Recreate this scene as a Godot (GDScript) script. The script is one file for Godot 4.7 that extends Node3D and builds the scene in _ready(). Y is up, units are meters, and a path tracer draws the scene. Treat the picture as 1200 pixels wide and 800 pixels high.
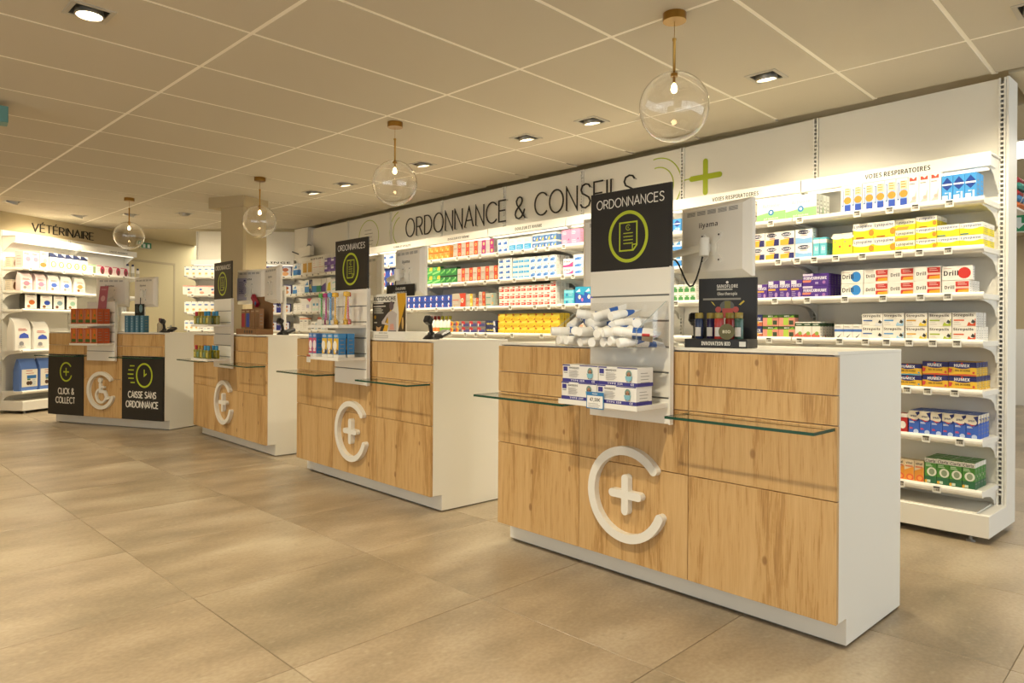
extends Node3D
# A pharmacy counter hall. Units are metres, y is up; the camera stands at the origin.

class MB:
	# collects triangles of one part; colours are vertex colours (linear)
	var v := PackedVector3Array()
	var n := PackedVector3Array()
	var c := PackedColorArray()
	var t := PackedVector2Array()
	var col := Color.WHITE
	var xf := Transform3D.IDENTITY
	var uo := Vector2.ZERO
	func tri(a: Vector3, b: Vector3, d: Vector3, na: Vector3, nb: Vector3, nd: Vector3, ua := Vector2.ZERO, ub := Vector2.ZERO, ud := Vector2.ZERO) -> void:
		a = xf * a; b = xf * b; d = xf * d
		na = xf.basis * na; nb = xf.basis * nb; nd = xf.basis * nd
		if (b - a).cross(d - a).dot(na + nb + nd) > 0.0:
			var q := b; b = d; d = q
			q = nb; nb = nd; nd = q
			var w := ub; ub = ud; ud = w
		v.append(a); v.append(b); v.append(d)
		n.append(na.normalized()); n.append(nb.normalized()); n.append(nd.normalized())
		t.append(ua + uo); t.append(ub + uo); t.append(ud + uo)
		c.append(col); c.append(col); c.append(col)
	func poly(p: Array, nr: Vector3) -> void:
		# a flat convex polygon; uv follows the two axes across the face, in metres
		var uvs := []
		for q in p:
			if absf(nr.x) > .7: uvs.append(Vector2(q.z, -q.y))
			elif absf(nr.y) > .7: uvs.append(Vector2(q.x, q.z))
			else: uvs.append(Vector2(q.x, -q.y))
		for i in range(1, p.size() - 1):
			tri(p[0], p[i], p[i + 1], nr, nr, nr, uvs[0], uvs[i], uvs[i + 1])
	func box(a: Vector3, b: Vector3, e := 0.0) -> void:
		# a box between two corners with edges chamfered by e
		var lo := Vector3(minf(a.x, b.x), minf(a.y, b.y), minf(a.z, b.z))
		var hi := Vector3(maxf(a.x, b.x), maxf(a.y, b.y), maxf(a.z, b.z))
		for ax in 3:
			var u := (ax + 1) % 3
			var w := (ax + 2) % 3
			for s in 2:
				var nr := Vector3.ZERO; nr[ax] = 1.0 if s else -1.0
				var ps := []
				for k in [[0, 0], [1, 0], [1, 1], [0, 1]]:
					var q := Vector3.ZERO
					q[ax] = hi[ax] if s else lo[ax]
					q[u] = hi[u] - e if k[0] else lo[u] + e
					q[w] = hi[w] - e if k[1] else lo[w] + e
					ps.append(q)
				poly(ps, nr)
		if e <= 0.0: return
		for ax in 3:
			var u := (ax + 1) % 3
			var w := (ax + 2) % 3
			for su in 2:
				for sw in 2:
					var nr := Vector3.ZERO; nr[u] = 1.0 if su else -1.0; nr[w] = 1.0 if sw else -1.0
					var ps := []
					for k in [[0, 0], [1, 0], [1, 1], [0, 1]]:
						var q := Vector3.ZERO
						q[ax] = hi[ax] - e if k[0] else lo[ax] + e
						var eu: float = e if k[1] else 0.0
						var ew: float = 0.0 if k[1] else e
						q[u] = hi[u] - eu if su else lo[u] + eu
						q[w] = hi[w] - ew if sw else lo[w] + ew
						ps.append(q)
					poly(ps, nr.normalized())
		for k in 8:
			var s := Vector3(1 if k & 1 else -1, 1 if k & 2 else -1, 1 if k & 4 else -1)
			var cn := Vector3(hi.x if k & 1 else lo.x, hi.y if k & 2 else lo.y, hi.z if k & 4 else lo.z)
			poly([cn - Vector3(0, s.y * e, s.z * e), cn - Vector3(s.x * e, 0, s.z * e), cn - Vector3(s.x * e, s.y * e, 0)], s.normalized())
	func prism(p: PackedVector2Array, z0: float, z1: float) -> void:
		# a 2-D outline extruded from z0 to z1
		var ix := Geometry2D.triangulate_polygon(p)
		for i in range(0, ix.size(), 3):
			for z in ([z0] if z0 == z1 else [z0, z1]):
				var nr := Vector3(0, 0, 1 if (z == maxf(z0, z1)) else -1)
				var a := p[ix[i]]; var b := p[ix[i + 1]]; var d := p[ix[i + 2]]
				tri(Vector3(a.x, a.y, z), Vector3(b.x, b.y, z), Vector3(d.x, d.y, z), nr, nr, nr, Vector2(a.x, -a.y), Vector2(b.x, -b.y), Vector2(d.x, -d.y))
		if absf(z1 - z0) < 1e-6: return
		var ccw := 1.0 if not Geometry2D.is_polygon_clockwise(p) else -1.0
		for i in p.size():
			var a := p[i]; var b := p[(i + 1) % p.size()]
			var e := (b - a).normalized() * ccw
			poly([Vector3(a.x, a.y, z0), Vector3(b.x, b.y, z0), Vector3(b.x, b.y, z1), Vector3(a.x, a.y, z1)], Vector3(e.y, -e.x, 0))
	func disc(cx: float, cy: float, rx: float, ry: float, z0: float, z1: float, k := 20) -> void:
		var p := PackedVector2Array()
		for i in k: p.append(Vector2(cx + rx * cos(TAU * i / k), cy + ry * sin(TAU * i / k)))
		prism(p, z0, z1)
	func ribbon(p: PackedVector2Array, w: float, z0: float, z1: float, closed := false, cap := true) -> void:
		# a stroke of width w along a 2-D line
		var m := p.size()
		var L := PackedVector2Array(); var R := PackedVector2Array()
		for i in m:
			var d0 := (p[i] - p[(i - 1 + m) % m]) if (i > 0 or closed) else (p[1] - p[0])
			var d1 := (p[(i + 1) % m] - p[i]) if (i < m - 1 or closed) else (p[m - 1] - p[m - 2])
			d0 = d0.normalized(); d1 = d1.normalized()
			var o0 := Vector2(-d0.y, d0.x); var o1 := Vector2(-d1.y, d1.x)
			var mt := (o0 + o1).normalized()
			var s := w * .5 / maxf(mt.dot(o0), .4)
			L.append(p[i] + mt * s); R.append(p[i] - mt * s)
		for i in (m if closed else m - 1):
			var j := (i + 1) % m
			for z in [z0, z1]:
				if z == z0 and absf(z1 - z0) < 1e-6: continue
				var nr := Vector3(0, 0, 1 if z == maxf(z0, z1) else -1)
				poly([Vector3(L[i].x, L[i].y, z), Vector3(L[j].x, L[j].y, z), Vector3(R[j].x, R[j].y, z), Vector3(R[i].x, R[i].y, z)], nr)
			if absf(z1 - z0) > 1e-6:
				var d := (p[j] - p[i]).normalized()
				var nl := Vector3(-d.y, d.x, 0)
				poly([Vector3(L[i].x, L[i].y, z0), Vector3(L[j].x, L[j].y, z0), Vector3(L[j].x, L[j].y, z1), Vector3(L[i].x, L[i].y, z1)], nl)
				poly([Vector3(R[i].x, R[i].y, z0), Vector3(R[j].x, R[j].y, z0), Vector3(R[j].x, R[j].y, z1), Vector3(R[i].x, R[i].y, z1)], -nl)
		if cap and not closed:
			for q in [[p[0], p[0] - p[1]], [p[m - 1], p[m - 1] - p[m - 2]]]:
				var an: float = (q[1] as Vector2).angle()
				var hp := PackedVector2Array()
				for k in 9: hp.append(q[0] + Vector2.from_angle(an - PI / 2 + PI * k / 8.0) * w * .5)
				prism(hp, z0, z1)
	func lathe(pr: Array, k := 16, flat := false) -> void:
		# profile of Vector2(radius, height) turned about y
		for i in pr.size() - 1:
			var a: Vector2 = pr[i]; var b: Vector2 = pr[i + 1]
			var d := (b - a).normalized()
			var nm := Vector2(d.y, -d.x)
			var n0 := nm; var n1 := nm
			if not flat:
				if i > 0:
					var e: Vector2 = (a - (pr[i - 1] as Vector2)).normalized(); var f := Vector2(e.y, -e.x)
					if f.dot(nm) > .5: n0 = (nm + f).normalized()
				if i < pr.size() - 2:
					var e: Vector2 = ((pr[i + 2] as Vector2) - b).normalized(); var f := Vector2(e.y, -e.x)
					if f.dot(nm) > .5: n1 = (nm + f).normalized()
			for j in k:
				var t0 := TAU * j / k; var t1 := TAU * (j + 1) / k
				var c0 := Vector3(cos(t0), 0, sin(t0)); var c1 := Vector3(cos(t1), 0, sin(t1))
				var A := c0 * a.x + Vector3(0, a.y, 0); var B := c1 * a.x + Vector3(0, a.y, 0)
				var C := c1 * b.x + Vector3(0, b.y, 0); var D := c0 * b.x + Vector3(0, b.y, 0)
				var NA := c0 * n0.x + Vector3(0, n0.y, 0); var NB := c1 * n0.x + Vector3(0, n0.y, 0)
				var NC := c1 * n1.x + Vector3(0, n1.y, 0); var ND := c0 * n1.x + Vector3(0, n1.y, 0)
				if a.x > 1e-6: tri(A, B, C, NA, NB, NC)
				if b.x > 1e-6: tri(A, C, D, NA, NC, ND)
	func tube(p: PackedVector3Array, r: float, k := 8) -> void:
		var rings := []
		for i in p.size():
			var d := (p[mini(i + 1, p.size() - 1)] - p[maxi(i - 1, 0)]).normalized()
			var u := d.cross(Vector3.UP if absf(d.y) < .9 else Vector3.RIGHT).normalized()
			rings.append([u, d.cross(u).normalized()])
		for i in p.size() - 1:
			for j in k:
				var q := []
				for e in [[i, j], [i, j + 1], [i + 1, j + 1], [i + 1, j]]:
					var a: float = TAU * e[1] / k
					var nn: Vector3 = rings[e[0]][0] * cos(a) + rings[e[0]][1] * sin(a)
					q.append([p[e[0]] + nn * r, nn])
				tri(q[0][0], q[1][0], q[2][0], q[0][1], q[1][1], q[2][1])
				tri(q[0][0], q[2][0], q[3][0], q[0][1], q[2][1], q[3][1])
		for e in [0, p.size() - 1]:
			var d: Vector3 = (p[0] - p[1]) if e == 0 else (p[e] - p[e - 1])
			var ps := []
			for j in k: ps.append(p[e] + (rings[e][0] * cos(TAU * j / k) + rings[e][1] * sin(TAU * j / k)) * r)
			poly(ps, d.normalized())
	func mesh() -> ArrayMesh:
		var ar := []; ar.resize(Mesh.ARRAY_MAX)
		ar[Mesh.ARRAY_VERTEX] = v; ar[Mesh.ARRAY_NORMAL] = n; ar[Mesh.ARRAY_COLOR] = c; ar[Mesh.ARRAY_TEX_UV] = t
		var m := ArrayMesh.new()
		m.add_surface_from_arrays(Mesh.PRIMITIVE_TRIANGLES, ar)
		return m

var M := {}
var rng := RandomNumberGenerator.new()
var taken := {}
var texts := {}

func hx(s: String) -> Color:
	return Color.html(s).srgb_to_linear()
func numbered(called: String) -> String:
	var k: int = taken.get(called, 0)
	taken[called] = k + 1
	return called if k == 0 else "%s_%03d" % [called, k]
func frame(p: Vector3, dx: Vector2) -> Transform3D:
	# local x runs along dx (x, z); local z looks out towards the customer
	var d := dx.normalized()
	return Transform3D(Basis(Vector3(d.x, 0, d.y), Vector3.UP, Vector3(-d.y, 0, d.x)), p)
func meta(o: Node, label: String, category: String, group := "") -> void:
	o.set_meta("label", label)
	o.set_meta("category", category)
	if group: o.set_meta("group", group)
func thing(called: String, label: String, category: String, at: Transform3D, group := "") -> Node3D:
	var o := Node3D.new()
	o.name = numbered(called)
	add_child(o)
	o.transform = at
	meta(o, label, category, group)
	return o
func part(called: String, mb, m: Material, parent: Node, label := "") -> MeshInstance3D:
	var o := MeshInstance3D.new()
	o.name = called
	o.mesh = mb.mesh() if mb is MB else mb
	o.material_override = m
	parent.add_child(o, true)
	if label: o.set_meta("label", label)
	return o
func solo(called: String, mb, m: Material, label: String, category: String, at: Transform3D, group := "") -> MeshInstance3D:
	var o := part(numbered(called), mb, m, self)
	o.transform = at
	meta(o, label, category, group)
	return o
func struct(called: String, mb, m: Material) -> MeshInstance3D:
	var o := part(called, mb, m, self)
	o.set_meta("kind", "structure")
	return o
func bx(a: Vector3, b: Vector3, e := 0.0, col := Color.WHITE) -> MB:
	var m := MB.new()
	m.col = col
	m.box(a, b, e)
	return m
func arc(cx: float, cy: float, rx: float, ry: float, a0: float, a1: float, k := 24) -> PackedVector2Array:
	var p := PackedVector2Array()
	for i in k + 1:
		var a := deg_to_rad(lerpf(a0, a1, float(i) / k))
		p.append(Vector2(cx + rx * cos(a), cy + ry * sin(a)))
	return p
func pv(a: Array) -> PackedVector2Array:
	var p := PackedVector2Array()
	for i in range(0, a.size(), 2): p.append(Vector2(a[i], a[i + 1]))
	return p

# ---- lettering ----
var FONT := {}
func glyphs() -> void:
	FONT["A"] = [.70, [pv([0, 0, .35, 1, .70, 0]), pv([.12, .33, .58, .33])]]
	FONT["C"] = [.74, [arc(.44, .5, .44, .5, 42, 318)]]
	var dd := pv([0, 0, 0, 1, .22, 1]); dd.append_array(arc(.22, .5, .44, .5, 80, -80, 14)); dd.append_array(pv([.22, 0, 0, 0]))
	FONT["D"] = [.66, [dd]]
	FONT["E"] = [.50, [pv([.50, 1, 0, 1, 0, 0, .50, 0]), pv([0, .52, .45, .52])]]
	FONT["É"] = [.50, [pv([.50, 1, 0, 1, 0, 0, .50, 0]), pv([0, .52, .45, .52]), pv([.2, 1.12, .34, 1.28])]]
	FONT["I"] = [.02, [pv([.01, 0, .01, 1])]]
	FONT["K"] = [.58, [pv([0, 0, 0, 1]), pv([.55, 1, 0, .42]), pv([.17, .6, .58, 0])]]
	FONT["L"] = [.46, [pv([0, 1, 0, 0, .46, 0])]]
	FONT["N"] = [.62, [pv([0, 0, 0, 1, .62, 0, .62, 1])]]
	FONT["O"] = [.84, [arc(.42, .5, .42, .5, 90, 450, 30)]]
	var pp := pv([0, 0, 0, 1, .26, 1]); pp.append_array(arc(.26, .74, .29, .26, 75, -75, 10)); pp.append_array(pv([.26, .48, 0, .48]))
	FONT["P"] = [.55, [pp]]
	FONT["R"] = [.58, [pp, pv([.27, .48, .58, 0])]]
	FONT["S"] = [.55, [pv([.54, .84, .45, .96, .28, 1, .1, .94, .03, .78, .1, .62, .28, .53, .46, .43, .55, .26, .47, .08, .28, 0, .1, .04, 0, .17])]]
	FONT["T"] = [.58, [pv([0, 1, .58, 1]), pv([.29, 1, .29, 0])]]
	FONT["V"] = [.68, [pv([0, 1, .34, 0, .68, 1])]]
	FONT["&"] = [.70, [pv([.70, 0, .14, .66, .1, .82, .2, .96, .34, 1, .46, .94, .5, .8, .42, .66, .2, .5, .06, .36, .02, .2, .1, .06, .26, 0, .44, .06, .58, .22, .66, .42])]]
	FONT[" "] = [.25, []]
func strokes(mb: MB, s: String, x: float, y: float, h: float, width: float, sw: float, z0: float, z1: float, centre := false) -> void:
	# thin sans-serif lettering fitted to a width
	var nat := 0.0
	for ch in s: nat += FONT[ch][0] + .2
	nat -= .2
	var k := width / nat
	var cx := x - (width / 2 if centre else 0.0)
	for ch in s:
		for l in FONT[ch][1]:
			var p := PackedVector2Array()
			for q in l: p.append(Vector2(cx + q.x * k, y + q.y * h))
			mb.ribbon(p, sw, z0, z1, false, false)
		cx += (FONT[ch][0] + .2) * k
func letter_tris(s: String, bold: bool) -> Array:
	var key := s + ("#" if bold else "")
	if not texts.has(key):
		var f := SystemFont.new(); f.font_names = PackedStringArray(["Droid Sans"]); f.font_weight = 700 if bold else 400
		var tm := TextMesh.new(); tm.font = f; tm.text = s; tm.font_size = 48; tm.pixel_size = .01; tm.depth = 0.0; tm.curve_step = 5.0
		var a := tm.get_mesh_arrays()
		var ps := PackedVector3Array()
		var vs: PackedVector3Array = a[Mesh.ARRAY_VERTEX]
		for i in (a[Mesh.ARRAY_INDEX] as PackedInt32Array): ps.append(vs[i])
		var lo := Vector2(1e9, 1e9); var hi := -lo
		for q in ps: lo = Vector2(minf(lo.x, q.x), minf(lo.y, q.y)); hi = Vector2(maxf(hi.x, q.x), maxf(hi.y, q.y))
		texts[key] = [ps, lo, hi]
	return texts[key]
func type(mb: MB, s: String, x: float, y: float, w: float, h: float, z: float, bold := true) -> void:
	# printed word filling the rectangle x, y, w, h
	var a := letter_tris(s, bold)
	var lo: Vector2 = a[1]; var hi: Vector2 = a[2]
	var kx := w / (hi.x - lo.x); var ky := h / (hi.y - lo.y)
	var ps: PackedVector3Array = a[0]
	var nr := Vector3(0, 0, 1)
	for i in range(0, ps.size(), 3):
		var q := []
		for j in 3: q.append(Vector3(x + (ps[i + j].x - lo.x) * kx, y + (ps[i + j].y - lo.y) * ky, z))
		mb.tri(q[0], q[1], q[2], nr, nr, nr)
func draw_print(mb: MB, ops: Array, w: float, h: float, z: float, step := .00025) -> void:
	# flat print on a face w by h, lower left corner at the origin; each mark lies on the one before
	for o in ops:
		z += step
		mb.col = hx(o[o.size() - 1])
		match o[0]:
			"r": mb.poly([Vector3(o[1] * w, o[2] * h, z), Vector3(o[3] * w, o[2] * h, z), Vector3(o[3] * w, o[4] * h, z), Vector3(o[1] * w, o[4] * h, z)], Vector3(0, 0, 1))
			"e": mb.disc(o[1] * w, o[2] * h, o[3] * h, o[4] * h, z, z, 18)
			"o": mb.ribbon(arc(o[1] * w, o[2] * h, o[3] * h, o[3] * h, 0, 345, 23), o[4] * h, z, z, true)
			"p":
				var p := PackedVector2Array()
				for i in range(0, o[1].size(), 2): p.append(Vector2(o[1][i] * w, o[1][i + 1] * h))
				mb.prism(p, z, z)
			"t": type(mb, o[1], o[2] * w, o[3] * h, o[4] * w, o[5] * h, z, true)
			"l":
				# lines of small print
				for i in int(o[5]):
					var y: float = lerpf(o[4], o[2], i / maxf(1.0, o[5] - 1.0)) * h
					mb.poly([Vector3(o[1] * w, y, z), Vector3(lerpf(o[1], o[3], .75 + .25 * fposmod(i * .618, 1.0)) * w, y, z), Vector3(lerpf(o[1], o[3], .75 + .25 * fposmod(i * .618, 1.0)) * w, y + .03 * h, z), Vector3(o[1] * w, y + .03 * h, z)], Vector3(0, 0, 1))
func carton(base: String, ops: Array, w: float, h: float, d: float) -> MB:
	# a printed folding carton standing at the origin, its front at z = 0; full-width bands run round the sides
	var mb := MB.new()
	mb.col = hx(base)
	mb.box(Vector3(0, 0, -d), Vector3(w, h, 0), minf(.0012, d * .05))
	draw_print(mb, ops, w, h, .0)
	var side := []
	for o in ops:
		if o[0] == "r" and o[1] <= .0 and o[3] >= 1.0: side.append(o)
	for s in 2:
		mb.xf = Transform3D(Basis(Vector3.UP, PI / 2), Vector3(w, 0, 0)) if s else Transform3D(Basis(Vector3.UP, -PI / 2), Vector3(0, 0, -d))
		draw_print(mb, side, d, h, 0.0)
		if h > d * .5: draw_print(mb, [["l", .2, .2, .8, .7, 4, "8a8880"]], d, h, .0008)
	mb.xf = Transform3D.IDENTITY
	mb.col = Color.WHITE
	return mb
func flat_m(rough: float, metal := 0.0) -> StandardMaterial3D:
	var m := StandardMaterial3D.new()
	m.vertex_color_use_as_albedo = true
	m.roughness = rough
	m.metallic = metal
	return m
func plain_m(col: String, rough: float, metal := 0.0) -> StandardMaterial3D:
	var m := StandardMaterial3D.new()
	m.albedo_color = Color.html(col)
	m.roughness = rough
	m.metallic = metal
	return m
func glow_m(col: Color, energy: float) -> StandardMaterial3D:
	var m := StandardMaterial3D.new()
	m.albedo_color = Color(.9, .9, .9)
	m.emission_enabled = true
	m.emission = col
	m.emission_energy_multiplier = energy
	return m

# ---- places ----
const CEIL := 2.4495
var MAIN: Transform3D      # the long wall of shelving; x runs from -8 (far corner) to 0 (open end)
var FAR: Transform3D       # the short run behind the column
var VET: Transform3D       # the pet shelving
var BEIGE: Transform3D     # the wall with the flush door
var COUNTERS := []
const WARM := Color(1.0, .94, .81)
const COOL := Color(1.0, .98, .93)

func _ready() -> void:
	rng.seed = 7
	MAIN = frame(Vector3(4.476, 0, -.759), Vector2(-.0593, .99824))
	FAR = frame(Vector3(3.969, 0, -10.198), Vector2(cos(.7938), sin(.7938)))
	VET = frame(Vector3(1.715, 0, -10.35), Vector2(cos(deg_to_rad(32.5)), -sin(deg_to_rad(32.5))))
	BEIGE = frame(Vector3(3.676, 0, -11.822), Vector2(cos(deg_to_rad(25)), -sin(deg_to_rad(25))))
	# camera
	var cam := Camera3D.new()
	cam.name = "camera"
	cam.projection = Camera3D.PROJECTION_FRUSTUM
	cam.near = .05; cam.far = 60.0
	cam.size = .05 * 800.0 / 821.56
	cam.frustum_offset = Vector2(0, -.05 * 16.0 / 821.56)
	cam.position = Vector3(0, 1.072, 0)
	cam.rotation = Vector3(0, -.7938, ROLL)
	add_child(cam)
	cam.current = true
	# air and exposure
	var we := WorldEnvironment.new()
	var env := Environment.new()
	env.background_mode = Environment.BG_COLOR
	env.background_color = DAYLIGHT
	env.background_energy_multiplier = DAY
	env.tonemap_mode = Environment.TONE_MAPPER_LINEAR
	env.tonemap_exposure = EXPOSURE
	env.sdfgi_enabled = true; env.ssao_enabled = true; env.ssil_enabled = true
	we.environment = env
	add_child(we)
	materials()
	glyphs()
	designs()
	room()
	bays()
	counters()
	lamps()
	products()
	counter_things()
	pet_things()
	extras()

const DAYLIGHT := Color(.95, .98, 1.0)
const DAY := 2.6
const ROLL := .0063
const EXPOSURE := 1.03

func wood_image() -> Image:
	var S := 1024
	var im := Image.create(S, S, false, Image.FORMAT_RGB8)
	var a := FastNoiseLite.new(); a.seed = 3; a.frequency = 1.0; a.fractal_octaves = 3
	var b := FastNoiseLite.new(); b.seed = 9; b.frequency = 1.0; b.fractal_octaves = 2
	var knots := []
	for k in 7: knots.append([Vector2(rng.randf() * S, rng.randf() * S), rng.randf_range(3.0, 7.0)])
	var pale := Color.html("d4b07c"); var mid := Color.html("bc935a"); var dark := Color.html("8a6338")
	for y in S:
		for x in S:
			var u := x / 1024.0; var v := y / 1024.0
			var bend := a.get_noise_2d(u * 4.0, v * .9) * .03
			for k in knots:
				var q := Vector2(x, y) - (k[0] as Vector2)
				q.y *= .45
				var l: float = q.length() / (k[1] * 5.0)
				if l < 3.0: bend += .012 * exp(-l * l) * signf(q.x)
			var board := a.get_noise_2d((u + bend) * 7.0 + 40.0, v * .5)
			var fig := b.get_noise_2d((u + bend) * 46.0, v * 2.2)
			var fibre := a.get_noise_2d(u * 260.0 + bend * 60.0, v * 9.0)
			var t := clampf(.55 + board * .5 + fig * .28 + fibre * .34, 0.0, 1.0)
			var cl := mid.lerp(pale, t) if t > .35 else dark.lerp(mid, t / .35 * .55 + .45)
			for k in knots:
				var q := Vector2(x, y) - (k[0] as Vector2)
				q.y *= .6
				var l: float = q.length() / k[1]
				if l < 1.6: cl = cl.lerp(dark, clampf(1.5 - l, 0.0, .7))
			im.set_pixel(x, y, cl)
	return im
func stone_image() -> Image:
	var S := 1024
	var im := Image.create(S, S, false, Image.FORMAT_RGB8)
	var a := FastNoiseLite.new(); a.seed = 21; a.frequency = 1.0; a.fractal_octaves = 5
	var b := FastNoiseLite.new(); b.seed = 5; b.frequency = 1.0; b.fractal_octaves = 3
	var lo := Color.html(FLOOR_LO); var md := Color.html(FLOOR_MD); var hi := Color.html(FLOOR_HI)
	for y in S:
		for x in S:
			var u := x / 1024.0; var v := y / 1024.0
			var cloud := a.get_noise_2d(u * 3.0, v * 9.0)
			var soft := b.get_noise_2d(u * 2.0 + 7.0, v * 2.6)
			var fine := b.get_noise_2d(u * 90.0, v * 130.0)
			var spot := b.get_noise_2d(u * 34.0 + 9.0, v * 52.0)
			var t := .5 + cloud * .36 + soft * .5 + fine * .2
			var cl := lo.lerp(md, clampf(t * 2.0, 0, 1)) if t < .5 else md.lerp(hi, clampf(t * 2.0 - 1.0, 0, 1))
			if spot > .4: cl = cl.lerp(hi, (spot - .4) * 1.1)
			if spot < -.4: cl = cl.lerp(lo, (-.4 - spot) * 1.3)
			im.set_pixel(x, y, cl)
	return im
const FLOOR_LO := "857863"
const FLOOR_MD := "a3927a"
const FLOOR_HI := "bbae97"

func grain_normal(sz: int, freq: float, strength: float) -> ImageTexture:
	var f := FastNoiseLite.new(); f.seed = 31; f.frequency = freq; f.fractal_octaves = 3
	var im := f.get_seamless_image(sz, sz)
	im.convert(Image.FORMAT_RGBA8)
	im.bump_map_to_normal_map(strength)
	return ImageTexture.create_from_image(im)

func materials() -> void:
	M.print = flat_m(.5)
	M.white = plain_m("e6e2d7", .42)
	M.shelf = plain_m("e8e5dc", .45)
	M.lam = plain_m("e9e5d9", .5)
	M.lam.normal_enabled = true; M.lam.normal_texture = grain_normal(256, .12, 1.0); M.lam.normal_scale = .15; M.lam.uv1_triplanar = true; M.lam.uv1_scale = Vector3(6, 6, 6)
	M.wood = StandardMaterial3D.new()
	M.wood.albedo_texture = ImageTexture.create_from_image(wood_image())
	M.wood.roughness = .5
	M.wood.uv1_scale = Vector3(.75, .75, 1)
	M.floor = StandardMaterial3D.new()
	M.floor.albedo_texture = ImageTexture.create_from_image(stone_image())
	M.floor.vertex_color_use_as_albedo = true
	M.floor.roughness = .33
	M.floor.uv1_scale = Vector3(.42, .42, 1)
	M.floor.normal_enabled = true; M.floor.normal_texture = grain_normal(512, .03, 2.0); M.floor.normal_scale = .08
	M.tile = plain_m(TILE, .85)
	M.runner = plain_m("f2ecdd", .45)
	M.plaster = plain_m("cfc3a4", .9)
	M.beige = plain_m("cfc095", .85)
	M.beige2 = plain_m("b8a886", .85)
	M.board = plain_m("ede9de", .45)
	M.black = plain_m("23201c", .55)
	M.dark = plain_m("1a1816", .5)
	M.blackp = plain_m("17171a", .35)
	M.grey = plain_m("8b8a86", .45)
	M.lime = plain_m("a9b81f", .5)
	M.brass = plain_m("a07a3c", .28, 1.0)
	M.metal = plain_m("b9b6ae", .35, .9)
	M.bezel = plain_m("b3ada0", .5)
	M.monitor = plain_m("ede8dd", .5)
	M.screen = plain_m("0b0b0d", .15)
	M.kraft = plain_m("8a6540", .8)
	M.glass = StandardMaterial3D.new()
	M.glass.albedo_color = Color(.6, .8, .7, .04); M.glass.roughness = .02
	M.glass.transparency = BaseMaterial3D.TRANSPARENCY_ALPHA
	M.glassedge = plain_m("1d4a3c", .12)
	M.globe = StandardMaterial3D.new()
	M.globe.albedo_color = Color(1, 1, 1, 0); M.globe.roughness = .0
	M.globe.refraction_enabled = true; M.globe.refraction_scale = .05
	M.gloss = flat_m(.18)
	M.glassrim = plain_m("b9c2bd", .1)
	M.acrylic = StandardMaterial3D.new()
	M.acrylic.albedo_color = Color(.8, .8, .8, .02); M.acrylic.roughness = .03
	M.acrylic.transparency = BaseMaterial3D.TRANSPARENCY_ALPHA
	M.bulb = glow_m(Color(1, .86, .62), 14.0)
	M.lampface = glow_m(Color(1, .9, .72), 30.0)
	M.led = glow_m(Color(1, .95, .86), 1.4)
	M.panel = glow_m(Color(1, .97, .9), 3.0)
const TILE := "c3baa7"

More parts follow.
